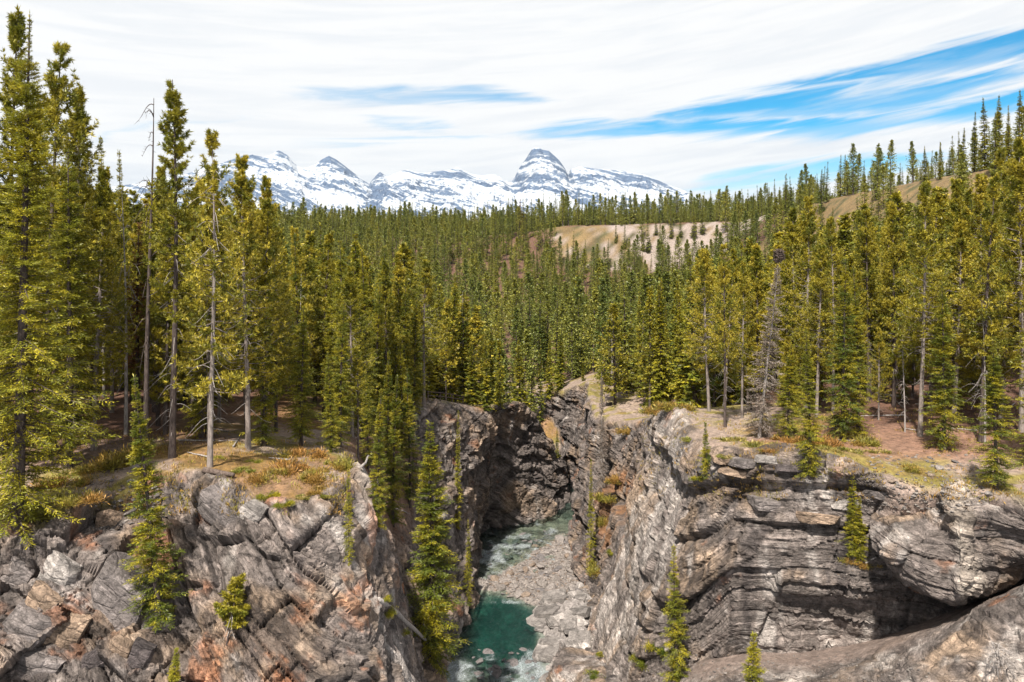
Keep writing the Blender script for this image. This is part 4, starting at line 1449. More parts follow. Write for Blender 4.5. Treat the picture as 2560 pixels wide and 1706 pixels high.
# ---- gully and left wall
at_px((S, 'near', 3), 378, 528, 388, 'left of the three gully spruces, standing lowest', 1.35)
at_px((S, 'near', 1), 393, 524, 376, 'middle and tallest of the three gully spruces', 1.25)
at_px((S, 'near', 2), 410, 505, 368, 'right of the three gully spruces, against the rock wall', 1.1)
at_px((S, 'near', 0), 431, 668, 420, 'large lone spruce rising from the river foot of the left wall', 1.6, (0.02, 0))
at_px((S, 'thin', 0), 457, 530, 412, 'very thin spruce clinging to the left wall above the river', 0.7)
at_px((S, 'thin', 1), 468, 600, 520, 'short thin spruce at the water foot of the left wall', 0.8)
at_px((S, 'mid', 2), 473, 406, 338, 'bright spruce on the left rim above the river bend', 1.3)
at_px((S, 'mid', 0), 487, 411, 334, 'spruce leaning over the tip of the left rim', 1.1)
at_px((S, 'mid', 1), 500, 408, 318, 'tall spruce behind the tip of the left rim', 1.0)
at_px((S, 'mid', 3), 447, 400, 306, 'spruce beside the log railing on the left rim', 1.1)
# ---- around the slot
at_px((S, 'mid', 3), 541, 422, 340, 'slender spruce at the lip of the narrow slot', 0.9)
at_px((S, 'mid', 0), 549, 398, 336, 'spruce left of the slot head', 1.1)
at_px((S, 'mid', 2), 560, 389, 330, 'pointed spruce above the slot', 1.2)
at_px((S, 'mid', 0), 576, 378, 337, 'spruce right of the slot head', 1.3)
at_px((S, 'mid', 1), 583, 381, 360, 'smallest spruce above the slot', 1.6)
at_px((S, 'mid', 2), 608, 381, 344, 'spruce on the pale bench right of the slot', 1.4)
at_px((S, 'mid', 0), 600, 379, 354, 'low spruce on the pale bench right of the slot', 1.4)
at_px((S, 'near', 2), 579, 368, 264, 'broad dark spruce standing clear above the slot', 1.0)
at_px((S, 'thin', 1), 557, 456, 428, 'tiny spruce on the dark slot wall', 1.3)
at_px(('dead', 'grey', 0), 602, 490, 372, 'grey dead spruce against the right wall of the canyon', 0.6)
at_px((S, 'thin', 0), 591, 574, 460, 'thin sparse spruce at the foot of the right wall', 0.7)
# ---- right bank
at_px((S, 'thin', 1), 678, 680, 546, 'bright narrow spruce at the bottom centre right before the cave', 1.3, (-0.03, 0))
at_px((S, 'small', 0), 752, 704, 632, 'small bright spruce at the bottom edge before the undercut', 1.15)
at_px((S, 'thin', 1), 852, 552, 470, 'left of the two spruces in the notch of the right cliff', 1.4)
at_px((S, 'thin', 1), 860, 558, 498, 'right and shorter of the two spruces in the notch of the right cliff', 1.8)
at_px((S, 'near', 2), 996, 489, 340, 'bright spruce on the slope above the outcrop at the right edge', 1.55)
at_px((S, 'near', 0), 944, 449, 282, 'spruce with a short bare foot in the right clearing', 1.45)
at_px((S, 'near', 1), 810, 476, 330, 'greyish spruce at the rim of the right cliff', 1.4)
at_px(('dead', 'grey', 0), 759, 437, 258, 'leaning grey dead spruce at the right rim, twiggy to the ground', 1.15, (0.095, 0))
at_px((S, 'near', 2), 788, 439, 344, 'deep green spruce beside the grey dead spruce', 1.6)
at_px((S, 'near', 0), 843, 440, 258, 'left of the close pair of tall spruces in the right clearing', 1.35)
at_px((S, 'near', 3), 858, 436, 268, 'right of the close pair of tall spruces in the right clearing', 1.3)
at_px((Pn_, 'near', 4), 920, 436, 186, 'tall pine with a thick dark trunk in the right clearing', 1.05, (0.03, 0))
at_px((Pn_, 'near', 0), 981, 442, 176, 'tall pine with a long bare trunk near the right edge', 1.0, (0.03, 0))
at_px((Pn_, 'near', 1), 1022, 432, 140, 'tallest pine at the right edge of the picture', 1.1)
at_px((Pn_, 'near', 3), 894, 420, 205, 'yellow pine in the second row behind the right clearing', 1.0, D=80)
at_px((Pn_, 'near', 2), 868, 415, 212, 'pine behind the close pair of spruces', 1.0, D=84)
at_px((Pn_, 'near', 1), 806, 415, 198, 'broad yellow pine behind the deep green spruce', 1.05, D=82)
at_px((Pn_, 'near', 3), 960, 418, 180, 'yellow pine left of the tall bare-trunked pine at right', 1.0, D=80)
at_px((Pn_, 'near', 4), 1003, 415, 152, 'yellow pine just left of the tallest right-edge pine', 1.0, D=84)
at_px((S, 'small', 0), 707, 475, 424, 'young pale spruce alone on the bare right rim', 0.75)
at_px((Pn_, 'near', 2), 725, 427, 246, 'pine with a dark twisted foot above the bare right rim', 0.9)
at_px((Pn_, 'near', 3), 690, 407, 282, 'pine at the left end of the right bank', 0.85)
at_px((Pn_, 'near', 1), 742, 420, 262, 'yellow pine left of the grey dead spruce', 0.9, D=78)
at_px((S, 'near', 3), 667, 404, 300, 'spruce at the top of the pale rock flank', 0.8)
at_px((S, 'near', 0), 640, 398, 292, 'spruce above the corner of the right wall', 0.9)
at_px((S, 'small', 0), 650, 411, 384, 'young spruce on the rusty brush above the right wall', 1.2)


for i_, (px_, py_, ty_) in enumerate([(340, 446, 300), (352, 436, 268), (362, 440, 300), (366, 428, 250), (376, 424, 282), (386, 420, 262), (395, 418, 300), (404, 414, 276), (414, 412, 296),
                                        (424, 406, 262), (345, 425, 240), (357, 418, 262), (380, 412, 246), (398, 408, 254), (368, 470, 372), (388, 470, 350), (402, 452, 338), (358, 458, 352)]):
    k_ = (S, 'near', i_ % 4) if i_ % 4 != 1 else (Pn_, 'near', i_ % 5)
    nm_ = 'spruce' if k_[0] == S else 'pine'
    at_px(k_, px_, py_, ty_, nm_ + ' crowding the top of the left gully', 1.25, group=nm_ + 's crowding the top of the left gully')


for px_, py_, ty_, lab_ in [(974, 172, 112, 'leftmost of the dark spruces on the right skyline'), (985, 170, 98, 'tall dark spruce on the right skyline, second of its row'),
                            (999, 168, 96, 'tallest dark spruce on the right skyline'), (1008, 168, 106, 'dark spruce on the right skyline beside the tallest one'),
                            (1019, 166, 90, 'dark spruce on the skyline at the right edge'), (963, 174, 128, 'short dark spruce on the right skyline above the grassy brow'),
                            (925, 183, 146, 'lone spruce on the grassy brow'), (940, 180, 142, 'spruce right of the lone one on the grassy brow'), (868, 192, 172, 'small spruce at the left end of the grassy brow')]:
    at_px((S, 'mid', len(lab_) % 4), px_, py_, ty_, lab_, 1.2)


def snag(kind, bx_, by_, ty, label, D=None, lean=(0, 0)):
    p = drop((bx_ - CX) / F_PX * D, D) if D else hit(bx_, by_)
    h = ((HY - ty) / F_PX * p.y + CAM_Z) - p.z
    H, me = SNAG[kind]
    o = obj('dead_tree', me, None, (p.x, p.y, p.z - 0.2))
    o.scale = (h / H,) * 3
    o.rotation_euler = (lean[1], lean[0], rng.uniform(0, 6))
    occupied.append((p.x, p.y, 0.8))
    return tag(o, label, 'tree')


at_px(('dead', 'red', 0), 138, 440, 222, 'rust-red dying spruce in the left forest behind the bare snag', 1.3, D=66)
at_px(('dead', 'red', 0), 520, 238, 199, 'rust-red dead spruce on the far skyline below the snowy ridge', 1.6, D=455)
snag('dark', 146, 450, 96, 'tall bare dark snag with curled twigs in the left forest', 59)
snag('pale', 126, 430, 186, 'thin pale leafless trunk left of the tall bare snag', 62)
snag('grey', 104, 430, 205, 'grey leafless tree behind the left foreground group', 76)
snag('pale', 300, 420, 272, 'bleached dead tree behind the yellow-green cone spruce', 80)
snag('grey', 461, 395, 290, 'bare grey tree among the spruces above the left rim', 128)
snag('grey', 612, 375, 300, 'bare grey tree behind the pale bench', 150)
snag('pale', 985, 435, 300, 'bleached twisted tree beside the long bare trunk at right', 66)
snag('grey', 905, 428, 330, 'leafless grey tree in the shade of the right clearing', 70)

# nest on top of the leaning dead spruce
g = np.random.default_rng(5)
nz_ = 260
a_ = g.uniform(0, 6.28, nz_)
rr = 0.42 * np.sqrt(g.uniform(0.05, 1, nz_))
cpt = np.column_stack((rr * np.cos(a_), rr * np.sin(a_), g.uniform(-0.75, 0.45, nz_) * (1.05 - rr)))
dd = unit(np.column_stack((-np.sin(a_), np.cos(a_), g.normal(0, .3, nz_))) + g.normal(0, .35, (nz_, 3)))
seg = cpt[:, None] + dd[:, None] * np.linspace(-.28, .28, 3)[None, :, None]
nv_, nf_ = batch_tubes(seg, 0.022 * np.ones((nz_, 3)), 4)
pd_ = hit(759, 437)
topx = (779 - CX) / F_PX * pd_.y
nest = obj('bird_nest', mesh_from('bird_nest', nv_, nf_, mats=[M_RAIL], smooth=True), None, (topx, pd_.y, (HY - 254) / F_PX * pd_.y + CAM_Z))
tag(nest, 'round stick nest on the tip of the leaning grey dead spruce', 'nest')

# ---- random forest: near and middle ones singly, far ones as one wood
ZONES = []


def zone_of(x, y):
    px = CX + x / y * F_PX
    if y < 105:
        return ('left bank', 'forest tree on the left bank close behind the rim') if px < 420 else ('right bank', 'forest tree on the right bank close behind the rim')
    if px < 520:
        return ('left middle', 'forest tree in the dense stand left of the slot, middle distance')
    if px < 700:
        return ('middle', 'forest tree in the dense stand behind the slot, middle distance')
    return ('right middle', 'forest tree on the rising ground right of the canyon, middle distance')


# jittered grid of candidates
def scatter(y0, y1, step, seed):
    g = np.random.default_rng(seed)
    yy = np.arange(y0, y1, step)
    pts = []
    for y_ in yy:
        half = 0.70 * y_ + 8
        xs = np.arange(-half, half, step)
        pts.append(np.column_stack((xs, np.full(len(xs), y_))))
    p = np.concatenate(pts)
    return p + g.uniform(-.48, .48, p.shape) * step


def allowed(p, bare):
    x, y = p[:, 0], p[:, 1]
    ok = ~in_poly(x, y, canyon)
    rd = rim_dist(x, y)
    nn = fbm(np.column_stack((x, y, 0 * x)) / 9.0, 3, 41)
    ok &= rd > bare + 3.5 * nn
    # sandy bank and open hillside
    t, _ = terrace(x, y)
    sc = (t > 0.02) & (t < 0.9)
    g = np.random.default_rng(3)
    r = g.uniform(0, 1, len(x))
    sandy = sc & (x > 24) & (x < 140) & (y > 380)
    ok &= ~(sandy & (r > 0.20))
    hill = (t > 0.0) & (t < 0.62) & (x > 60) & (y <= 300 + 25 * nn)
    ok &= ~(hill & (r > 0.13))
    terr = (t <= 0.0) & (x > 60) & (y < 440)
    ok &= ~(terr & (r > 0.55))
    # right clearing with its litter floor
    ok &= ~((np.hypot((x - 31) / 13, (y - 66) / 6.5) < 1))
    for ox, oy, orr_ in occupied:
        ok &= np.hypot(x - ox, y - oy) > orr_
    return ok


def px_of(p, z):
    return CX + p[:, 0] / p[:, 1] * F_PX, HY - (z - CAM_Z) / p[:, 1] * F_PX


cand = scatter(52, 190, 4.0, 91)
cand = cand[allowed(cand, np.where((cand[:, 0] < -8) & (cand[:, 1] > 72) & (cand[:, 1] < 112), 2.2, np.where(cand[:, 1] > 76, 4.6, 6.0)))]
cz = land_h(cand[:, 0], cand[:, 1])
left_b = cand[:, 0] < 0
order = np.argsort(cand[:, 1])
cand, cz = cand[order], cz[order]
SKYL = np.array([(-40, 40), (60, 95), (100, 150), (230, 165), (290, 200), (330, 222), (400, 238), (470, 252), (520, 284), (560, 288), (600, 262), (650, 255), (700, 246), (760, 236), (800, 200), (850, 200), (900, 190), (950, 172), (1000, 142), (1064, 110)], float)
n_sp = n_pi = 0
rest = []
for (x_, y_), z_ in zip(cand, cz):
    px_ = CX + x_ / y_ * F_PX
    if px_ < -30 or px_ > 1054:
        continue
    # pines rule the right bank and the left terrace, spruces the damp middle
    pp = 0.62 if (px_ > 690 or px_ < 300) else 0.30
    kind = Pn_ if rng.uniform() < pp else S
    if (kind == S and n_sp >= 240) or (kind == Pn_ and n_pi >= 240):
        rest.append((x_, y_, z_))
        continue
    zn, lab = zone_of(x_, y_)
    near = y_ < 95
    key = (kind, 'near' if near else 'mid', int(rng.integers(0, (5 if kind == Pn_ else 4) if near else 4)))
    h = rng.uniform(15.5, 23.0) * (0.88 if y_ > 125 else 1.0)
    if rng.uniform() < 0.22:
        h *= rng.uniform(0.3, 0.75)
    lim = np.interp(px_, SKYL[:, 0], SKYL[:, 1]) + rng.uniform(0, 26)
    h = max(5.0, min(h, (HY - lim) / F_PX * y_ + CAM_Z - z_))
    lab2 = lab.replace('forest tree', 'spruce' if kind == S else 'pine')
    plant(key, (x_, y_, z_), h, lab2, lab2.replace('spruce', 'spruces', 1).replace('pine', 'pines', 1), rng.uniform(0.95, 1.35) if near else rng.uniform(1.1, 1.7), (rng.normal(0, .022), rng.normal(0, .022)))
    if kind == S:
        n_sp += 1
    else:
        n_pi += 1
print('single trees', n_sp, n_pi, 'left over', len(rest), round(time.time() - T0, 1))

# the wood beyond
far1 = scatter(190, 470, 6.9, 92)
far1 = far1[allowed(far1, 6.0)]
far2 = scatter(470, 640, 6.0, 93)
far3 = scatter(640, 1100, 16.0, 94)
fp = np.concatenate((far1, far2, far3))
fz = land_h(fp[:, 0], fp[:, 1])
px_, py_ = px_of(fp, fz)
m_ = (px_ > -40) & (px_ < 1064)
fp, fz = fp[m_], fz[m_]
fpts = np.concatenate((np.column_stack((fp, fz - 0.2)), np.array(rest).reshape(-1, 3)))
nf = len(fpts)
gme = bpy.data.meshes.new('far_forest')
gme.from_pydata([tuple(p) for p in fpts], [], [])
fs = rng.uniform(0.62, 1.15, nf) * (1 + 0.22 * fbm(fpts / 30.0, 2, 71)) * np.where(rng.uniform(0, 1, nf) < .2, rng.uniform(.4, .85, nf), 1)
for k_, v_ in (('sc', fs), ('rot', rng.uniform(0, 6.28, nf))):
    at_ = gme.attributes.new(k_, 'FLOAT', 'POINT')
    at_.data.foreach_set('value', v_.astype(np.float32))
at_ = gme.attributes.new('pick', 'INT', 'POINT')
NP_ = 7
at_.data.foreach_set('value', rng.integers(0, NP_, nf).astype(np.int32))
wood = obj('far_forest', gme)
tag(wood, 'mass of conifers covering the slopes and terrace beyond the canyon', 'forest', None, 'stuff')
# the seven shapes of the wood stand in it as trees of their own at its near edge
src = []
keys = [k for k in PROTO if k[1] == 'far']
spots = [(-62, 196), (-30, 199), (-8, 203), (18, 201), (44, 197), (70, 203), (92, 200)]
for k_, (x_, y_) in zip(keys, spots):
    p = drop(x_, y_)
    lab = 'spruce' if k_[0] == S else 'pine'
    o = plant(k_, p, 17.5, lab + ' at the near edge of the far wood', lab + 's at the near edge of the far wood')
    src.append(o)
ng = bpy.data.node_groups.new('wood', 'GeometryNodeTree')
ng.interface.new_socket('Geometry', in_out='INPUT', socket_type='NodeSocketGeometry')
ng.interface.new_socket('Geometry', in_out='OUTPUT', socket_type='NodeSocketGeometry')
N_ = ng.nodes
gi, go = N_.new('NodeGroupInput'), N_.new('NodeGroupOutput')
ji = N_.new('GeometryNodeJoinGeometry')


def named(nm, typ):
    a = N_.new('GeometryNodeInputNamedAttribute')
    a.data_type = typ
    a.inputs[0].default_value = nm
    return a.outputs[0]


pick = named('pick', 'INT')
cx_ = N_.new('ShaderNodeCombineXYZ')
ng.links.new(named('rot', 'FLOAT'), cx_.inputs[2])
sc_ = named('sc', 'FLOAT')
vs_ = N_.new('ShaderNodeVectorMath')
vs_.operation = 'MULTIPLY'
ng.links.new(sc_, vs_.inputs[0])
vs_.inputs[1].default_value = (1.5, 1.5, 1.0)
for i_, o in enumerate(src):
    cmpn = N_.new('FunctionNodeCompare')
    cmpn.data_type = 'INT'
    cmpn.operation = 'EQUAL'
    ii = [s_ for s_ in cmpn.inputs if s_.type == 'INT']
    ng.links.new(pick, ii[0])
    ii[1].default_value = i_
    oi = N_.new('GeometryNodeObjectInfo')
    oi.transform_space = 'ORIGINAL'
    oi.inputs[0].default_value = o
    oi.inputs[1].default_value = True
    ip = N_.new('GeometryNodeInstanceOnPoints')
    ng.links.new(gi.outputs[0], ip.inputs['Points'])
    ng.links.new(cmpn.outputs[0], ip.inputs['Selection'])
    ng.links.new(oi.outputs['Geometry'], ip.inputs['Instance'])
    ng.links.new(cx_.outputs[0], ip.inputs['Rotation'])
    ng.links.new(vs_.outputs[0], ip.inputs['Scale'])
    ng.links.new(ip.outputs[0], ji.inputs[0])
ng.links.new(ji.outputs[0], go.inputs[0])
md = wood.modifiers.new('wood', 'NODES')
md.node_group = ng
print('far wood', nf, round(time.time() - T0, 1))
#@@SMALL@@
# ================================================================== SMALL THINGS
def stone_mesh(seed, sub=2, flat=0.65, box=0.0):
    bm = bmesh.new()
    bmesh.ops.create_icosphere(bm, subdivisions=sub, radius=1.0)
    v = np.array([q.co[:] for q in bm.verts])
    g = np.random.default_rng(seed)
    # cut by random planes: angular faces
    for _ in range(12):
        nn = unit(g.normal(0, 1, 3))
        dcut = g.uniform(0.55, 0.82)
        over = np.maximum(v @ nn - dcut, 0)
        v = v - over[:, None] * nn
    v = v * np.array((1.15, 0.9, flat)) + 0.05 * fbm(v * 2.0 + seed, 3, seed)[:, None]
    for q, p in zip(bm.verts, v):
        q.co = p
    me = bpy.data.meshes.new('stone')
    bm.to_mesh(me)
    bm.free()
    base = np.array([(0.15, 0.132, 0.122), (0.19, 0.168, 0.158), (0.10, 0.09, 0.09), (0.16, 0.122, 0.096)][seed % 4])
    ca = me.color_attributes.new('Col', 'FLOAT_COLOR', 'POINT')
    c4 = np.ones((len(v), 4), np.float32)
    c4[:, :3] = base * (1 + 0.2 * fbm(v * 3, 2, seed)[:, None])
    ca.data.foreach_set('color', c4.ravel())
    me.materials.append(M_STONE)
    return me


STONES = [stone_mesh(i, 2, (.55, .7, .45, .6, .8, .5, .4, .6)[i]) for i in range(8)]


def put_stone(name, loc, size, label, cat, group=None, k=None, parent=None, tilt=0.25, sx=1.0):
    me = STONES[int(rng.integers(0, 8)) if k is None else k]
    o = obj(name, me, parent, (loc[0], loc[1], loc[2]))
    o.scale = (size * sx * rng.uniform(.85, 1.2), size * rng.uniform(.85, 1.2), size * rng.uniform(.8, 1.15))
    o.rotation_euler = (rng.normal(0, tilt), rng.normal(0, tilt), rng.uniform(0, 6.28))
    if parent is None:
        tag(o, label, cat, group)
    return o


# single stones that stand out
for (px, py, w_px, lab) in [
        (467, 634, 22, 'large dark boulder jutting into the teal pool from the left wall'),
        (484, 641, 8, 'pale pointed stone beside the large dark pool boulder'),
        (504, 652, 11, 'dark boulder at the outlet of the teal pool'),
        (516, 672, 9, 'tan boulder parting the white rapids'),
        (493, 668, 6, 'small reddish stone in the rapids'),
        (536, 548, 10, 'pale angular boulder at the head of the gravel bar'),
        (560, 541, 14, 'flat slab leaning at the right end of the gravel bar'),
        (548, 553, 9, 'rounded light boulder in the middle of the gravel bar'),
        (541, 568, 12, 'long grey boulder on the gravel bar'),
        (556, 571, 12, 'layered grey boulder against the right wall'),
        (528, 578, 8, 'grey boulder near the pool end of the gravel bar'),
        (540, 590, 8, 'dark block at the corner of the gravel bar and slabs'),
        (516, 525, 9, 'grey boulder at the water foot of the left wall'),
        (530, 520, 8, 'angular block at the water foot of the far left wall'),
        (955, 462, 8, 'round pale boulder high on the right scree'),
        (939, 469, 12, 'wide grey boulder on the right scree'),
        (932, 476, 8, 'small boulder below the wide one on the right scree'),
        (892, 482, 10, 'half buried boulder in the right scree hollow'),
        (989, 494, 9, 'grey stone on the dirt below the right-edge spruce'),
        (932, 463, 5, 'smallest stone on the right scree'),
        (714, 469, 11, 'dark rounded block on the bare right rim'),
        (107, 497, 18, 'grey block in the talus of the left rim'),
        (134, 469, 12, 'grey boulder by the juniper on the left rim'),
        (131, 512, 12, 'upright block above the left talus')]:
    p = hit(px, py)
    sz = w_px / F_PX * p.y * 0.52
    put_stone('boulder', (p.x, p.y, p.z + 0.12 * sz), sz, lab, 'boulder')

# boulders of the gravel bar and river: one each
cnt = 0
g = np.random.default_rng(23)
bp = np.array(bar_poly)
while cnt < 170:
    x_ = g.uniform(bp[:, 0].min() - 2, bp[:, 0].max())
    y_ = g.uniform(bp[:, 1].min() - 2, bp[:, 1].max() + 4)
    inside = in_poly(np.array([x_]), np.array([y_]), bar_poly)[0]
    if not inside and g.uniform() > 0.10:
        continue
    p = None
    loc = BED.ray_cast(Vector((x_, y_, 20)), Vector((0, 0, -1)))[0]
    if loc is None:
        continue
    sz = 0.22 + 0.75 * g.uniform() ** 3
    put_stone('boulder', (x_, y_, loc.z + 0.1 * sz), sz, 'loose boulder lying on the gravel bar beside the river', 'boulder', 'loose boulders of the gravel bar')
    cnt += 1

# wet stones breaking the upper run and the rapids
cnt = 0
while cnt < 120:
    px, py = (g.uniform(476, 556), g.uniform(514, 580)) if cnt < 92 else (g.uniform(470, 540), g.uniform(648, 684))
    x_, y_ = pxD(px, py)
    loc = BED.ray_cast(Vector((x_, y_, 20)), Vector((0, 0, -1)))[0]
    if loc is None or loc.z > 0.05:
        cnt += 1
        continue
    put_stone('boulder', (x_, y_, -0.05), 0.22 + 0.65 * g.uniform() ** 2, 'wet stone breaking the surface of the running water', 'boulder', 'wet stones in the running water', k=(2, 6)[cnt % 2])
    cnt += 1

# blocks at the foot of the walls, beyond counting: gravel
def stone_mass(name, pts, sizes, seed, label, tone=1.0):
    g = np.random.default_rng(seed)
    base = np.array([(1, 0, 0), (-1, 0, 0), (0, 1, 0), (0, -1, 0), (0, 0, 1), (0, 0, -1), (.6, .6, .5), (-.6, .5, .5), (.5, -.6, .5), (-.5, -.6, .5)], float)
    tri = np.array([(0, 2, 6), (2, 4, 6), (4, 0, 6), (2, 1, 7), (1, 4, 7), (4, 2, 7), (0, 4, 8), (4, 3, 8), (3, 0, 8), (1, 3, 9), (3, 4, 9), (4, 1, 9), (2, 0, 5), (1, 2, 5), (3, 1, 5), (0, 3, 5)])
    n_ = len(pts)
    v = base[None] * g.uniform(0.6, 1.25, (n_, 10, 1)) * np.array((1.1, .9, .65))
    a_ = g.uniform(0, 6.28, n_)
    c_, s_ = np.cos(a_)[:, None], np.sin(a_)[:, None]
    v = np.stack((v[..., 0] * c_ - v[..., 1] * s_, v[..., 0] * s_ + v[..., 1] * c_, v[..., 2]), -1)
    v = v * sizes[:, None, None] + pts[:, None]
    f = (tri[None] + (np.arange(n_) * 10)[:, None, None]).reshape(-1, 3)
    tint = np.array([(0.17, 0.15, 0.14), (0.12, 0.105, 0.10), (0.21, 0.186, 0.17), (0.15, 0.113, 0.09)])[g.integers(0, 4, n_)] * g.uniform(.7, 1.15, (n_, 1)) * tone
    o = obj(name, mesh_from(name, v.reshape(-1, 3), None, f, mats=[M_STONE], col=np.repeat(tint, 10, 0)))
    return tag(o, label, 'gravel', None, 'stuff')


n_ = 5200
xx = g.uniform(bp[:, 0].min() - 1.5, bp[:, 0].max(), n_ * 2)
yy = g.uniform(bp[:, 1].min() - 2, bp[:, 1].max() + 2, n_ * 2)
mm = soft_poly(xx, yy, bar_poly, 1.0) > -0.8
xx, yy = xx[mm][:n_], yy[mm][:n_]
zz = bedz.reshape(FX.shape)[np.clip(((yy - fy[0]) / (RES * 1.3)).astype(int), 0, len(fy) - 1), np.clip(((xx - fx[0]) / RES).astype(int), 0, len(fx) - 1)]
stone_mass('gravel', np.column_stack((xx, yy, zz + 0.02)), 0.06 + 0.16 * g.uniform(0, 1, len(xx)) ** 2, 3, 'pale river gravel of the bar between the pool and the rapids')


def stones_by_px(name, box, n, smin, smax, seed, label, tone=1.0, poly=None):
    g = np.random.default_rng(seed)
    pts, sz = [], []
    for _ in range(n):
        px, py = g.uniform(box[0], box[2]), g.uniform(box[1], box[3])
        p = hit(px, py)
        if p is None:
            continue
        pts.append(p[:])
        sz.append((smin + (smax - smin) * g.uniform() ** 3))
    return stone_mass(name, np.array(pts), np.array(sz), seed, label, tone)


stones_by_px('rubble', (866, 455, 985, 512), 900, 0.03, 0.20, 31, 'loose scree in the hollow above the right outcrop', 0.8)
stones_by_px('rubble', (90, 480, 165, 530), 500, 0.03, 0.24, 32, 'small talus stones below the left rim', 0.8)
stones_by_px('rubble', (640, 655, 930, 682), 500, 0.03, 0.16, 33, 'stone fragments on the dirt ramp under the right wall', 0.7)
stones_by_px('rubble', (820, 545, 900, 600), 260, 0.03, 0.14, 34, 'crumbled stones below the notch spruces', 0.7)

# ---- great joint blocks that stand out of the walls
def block_mesh(seed, dims, tone):
    g = np.random.default_rng(seed)
    bm = bmesh.new()
    bmesh.ops.create_cube(bm, size=2.0)
    bmesh.ops.subdivide_edges(bm, edges=bm.edges[:], cuts=5, use_grid_fill=True)
    v = np.array([q.co[:] for q in bm.verts])
    for _ in range(9):
        nn = unit(g.normal(0, 1, 3))
        over = np.maximum(v @ nn - g.uniform(0.95, 1.25), 0)
        v = v - over[:, None] * nn
    v[:, 0] += 0.22 * v[:, 2] * g.uniform(-1, 1)
    v = v * np.array(dims)
    v = v + 0.05 * np.column_stack([fbm(v * 1.7 + seed * 3.1 + k * 9, 3, seed + k) for k in range(3)]) * min(dims) * 2
    for q, p in zip(bm.verts, v):
        q.co = p
    me = bpy.data.meshes.new('rock_block')
    bm.to_mesh(me)
    bm.free()
    nv2 = len(v)
    c4 = np.ones((nv2, 4), np.float32)
    c4[:, :3] = np.array(tone) * (1 + 0.35 * fbm(v / 0.8 + seed, 3, seed)[:, None])
    me.color_attributes.new('Col', 'FLOAT_COLOR', 'POINT').data.foreach_set('color', np.clip(c4, .01, 1).ravel())
    for k_, a_ in (('bu', v[:, 0] + seed), ('bv', v[:, 1]), ('bw', v[:, 2] * .8 + seed), ('soil', 0 * v[:, 0])):
        me.attributes.new(k_, 'FLOAT', 'POINT').data.foreach_set('value', a_.astype(np.float32))
    me.materials.append(M_ROCK)
    return me


GR, TN, DKR, PL = (0.15, 0.13, 0.125), (0.23, 0.165, 0.12), (0.075, 0.062, 0.062), (0.26, 0.235, 0.22)
for i_, (px, py, wp, hp, rot, tone) in enumerate([
        (54, 577, 36, 34, .65, PL), (116, 603, 64, 50, .62, GR), (9, 582, 30, 44, .5, GR), (42, 606, 40, 30, .7, TN), (20, 632, 46, 38, .45, GR), (62, 638, 34, 52, .4, TN),
        (151, 622, 30, 28, .7, GR), (89, 664, 40, 22, -.5, DKR), (119, 650, 22, 18, .6, TN), (139, 658, 22, 26, .5, DKR), (222, 516, 50, 24, .66, GR), (249, 516, 24, 30, .5, PL),
        (30, 668, 50, 24, .3, GR), (108, 524, 26, 24, .3, TN)]):
    p = hit(px, py)
    k_ = p.y / F_PX
    o = obj('rock_block', block_mesh(900 + i_, (wp * k_ * .48, wp * k_ * .38, hp * k_ * .46), tone), left_cliff, (p.x, p.y + wp * k_ * .29, p.z))
    o.rotation_euler = (rng.normal(-.15, .08), rot, rng.normal(0, .15))
for i_, (px, py, wp, hp, tone) in enumerate([(727, 461, 26, 8, TN), (750, 464, 34, 9, GR), (768, 460, 22, 7, PL), (792, 470, 30, 8, DKR), (740, 473, 36, 7, TN), (706, 470, 16, 10, GR), (880, 497, 34, 9, GR), (845, 505, 30, 10, PL), (770, 505, 34, 12, GR), (820, 520, 44, 10, TN)]):
    p = hit(px, py)
    k_ = p.y / F_PX
    o = obj('rock_block', block_mesh(940 + i_, (wp * k_ * .5, wp * k_ * .42, hp * k_ * .5), tone), right_cliff, (p.x, p.y + wp * k_ * .22, p.z))
    o.rotation_euler = (rng.normal(-.1, .05), rng.normal(.03, .05), rng.normal(0, .2))

# pale stepped slabs beside the pool
SLAB = [block_mesh(970 + i, (1.0, .85, .24), (0.21, 0.19, 0.18)) for i in range(5)]
g = np.random.default_rng(29)
sp_ = np.array(slab_poly)
cnt = 0
while cnt < 44:
    x_ = g.uniform(sp_[:, 0].min(), sp_[:, 0].max())
    y_ = g.uniform(sp_[:, 1].min(), sp_[:, 1].max())
    if not in_poly(np.array([x_]), np.array([y_]), slab_poly)[0]:
        continue
    loc = BED.ray_cast(Vector((x_, y_, 20)), Vector((0, 0, -1)))[0]
    o = obj('flat_boulder', SLAB[cnt % 5], None, (x_, y_, loc.z + g.uniform(-0.05, 0.2)))
    sz = g.uniform(0.45, 1.6)
    o.scale = (sz, sz * g.uniform(.8, 1.5), sz * g.uniform(.8, 1.6))
    o.rotation_euler = (g.normal(0, .08), g.normal(-.12, .08), g.uniform(-.7, .7))
    tag(o, 'pale flat boulder on the stepped bank right of the teal pool', 'boulder', 'pale flat boulders right of the pool')
    cnt += 1

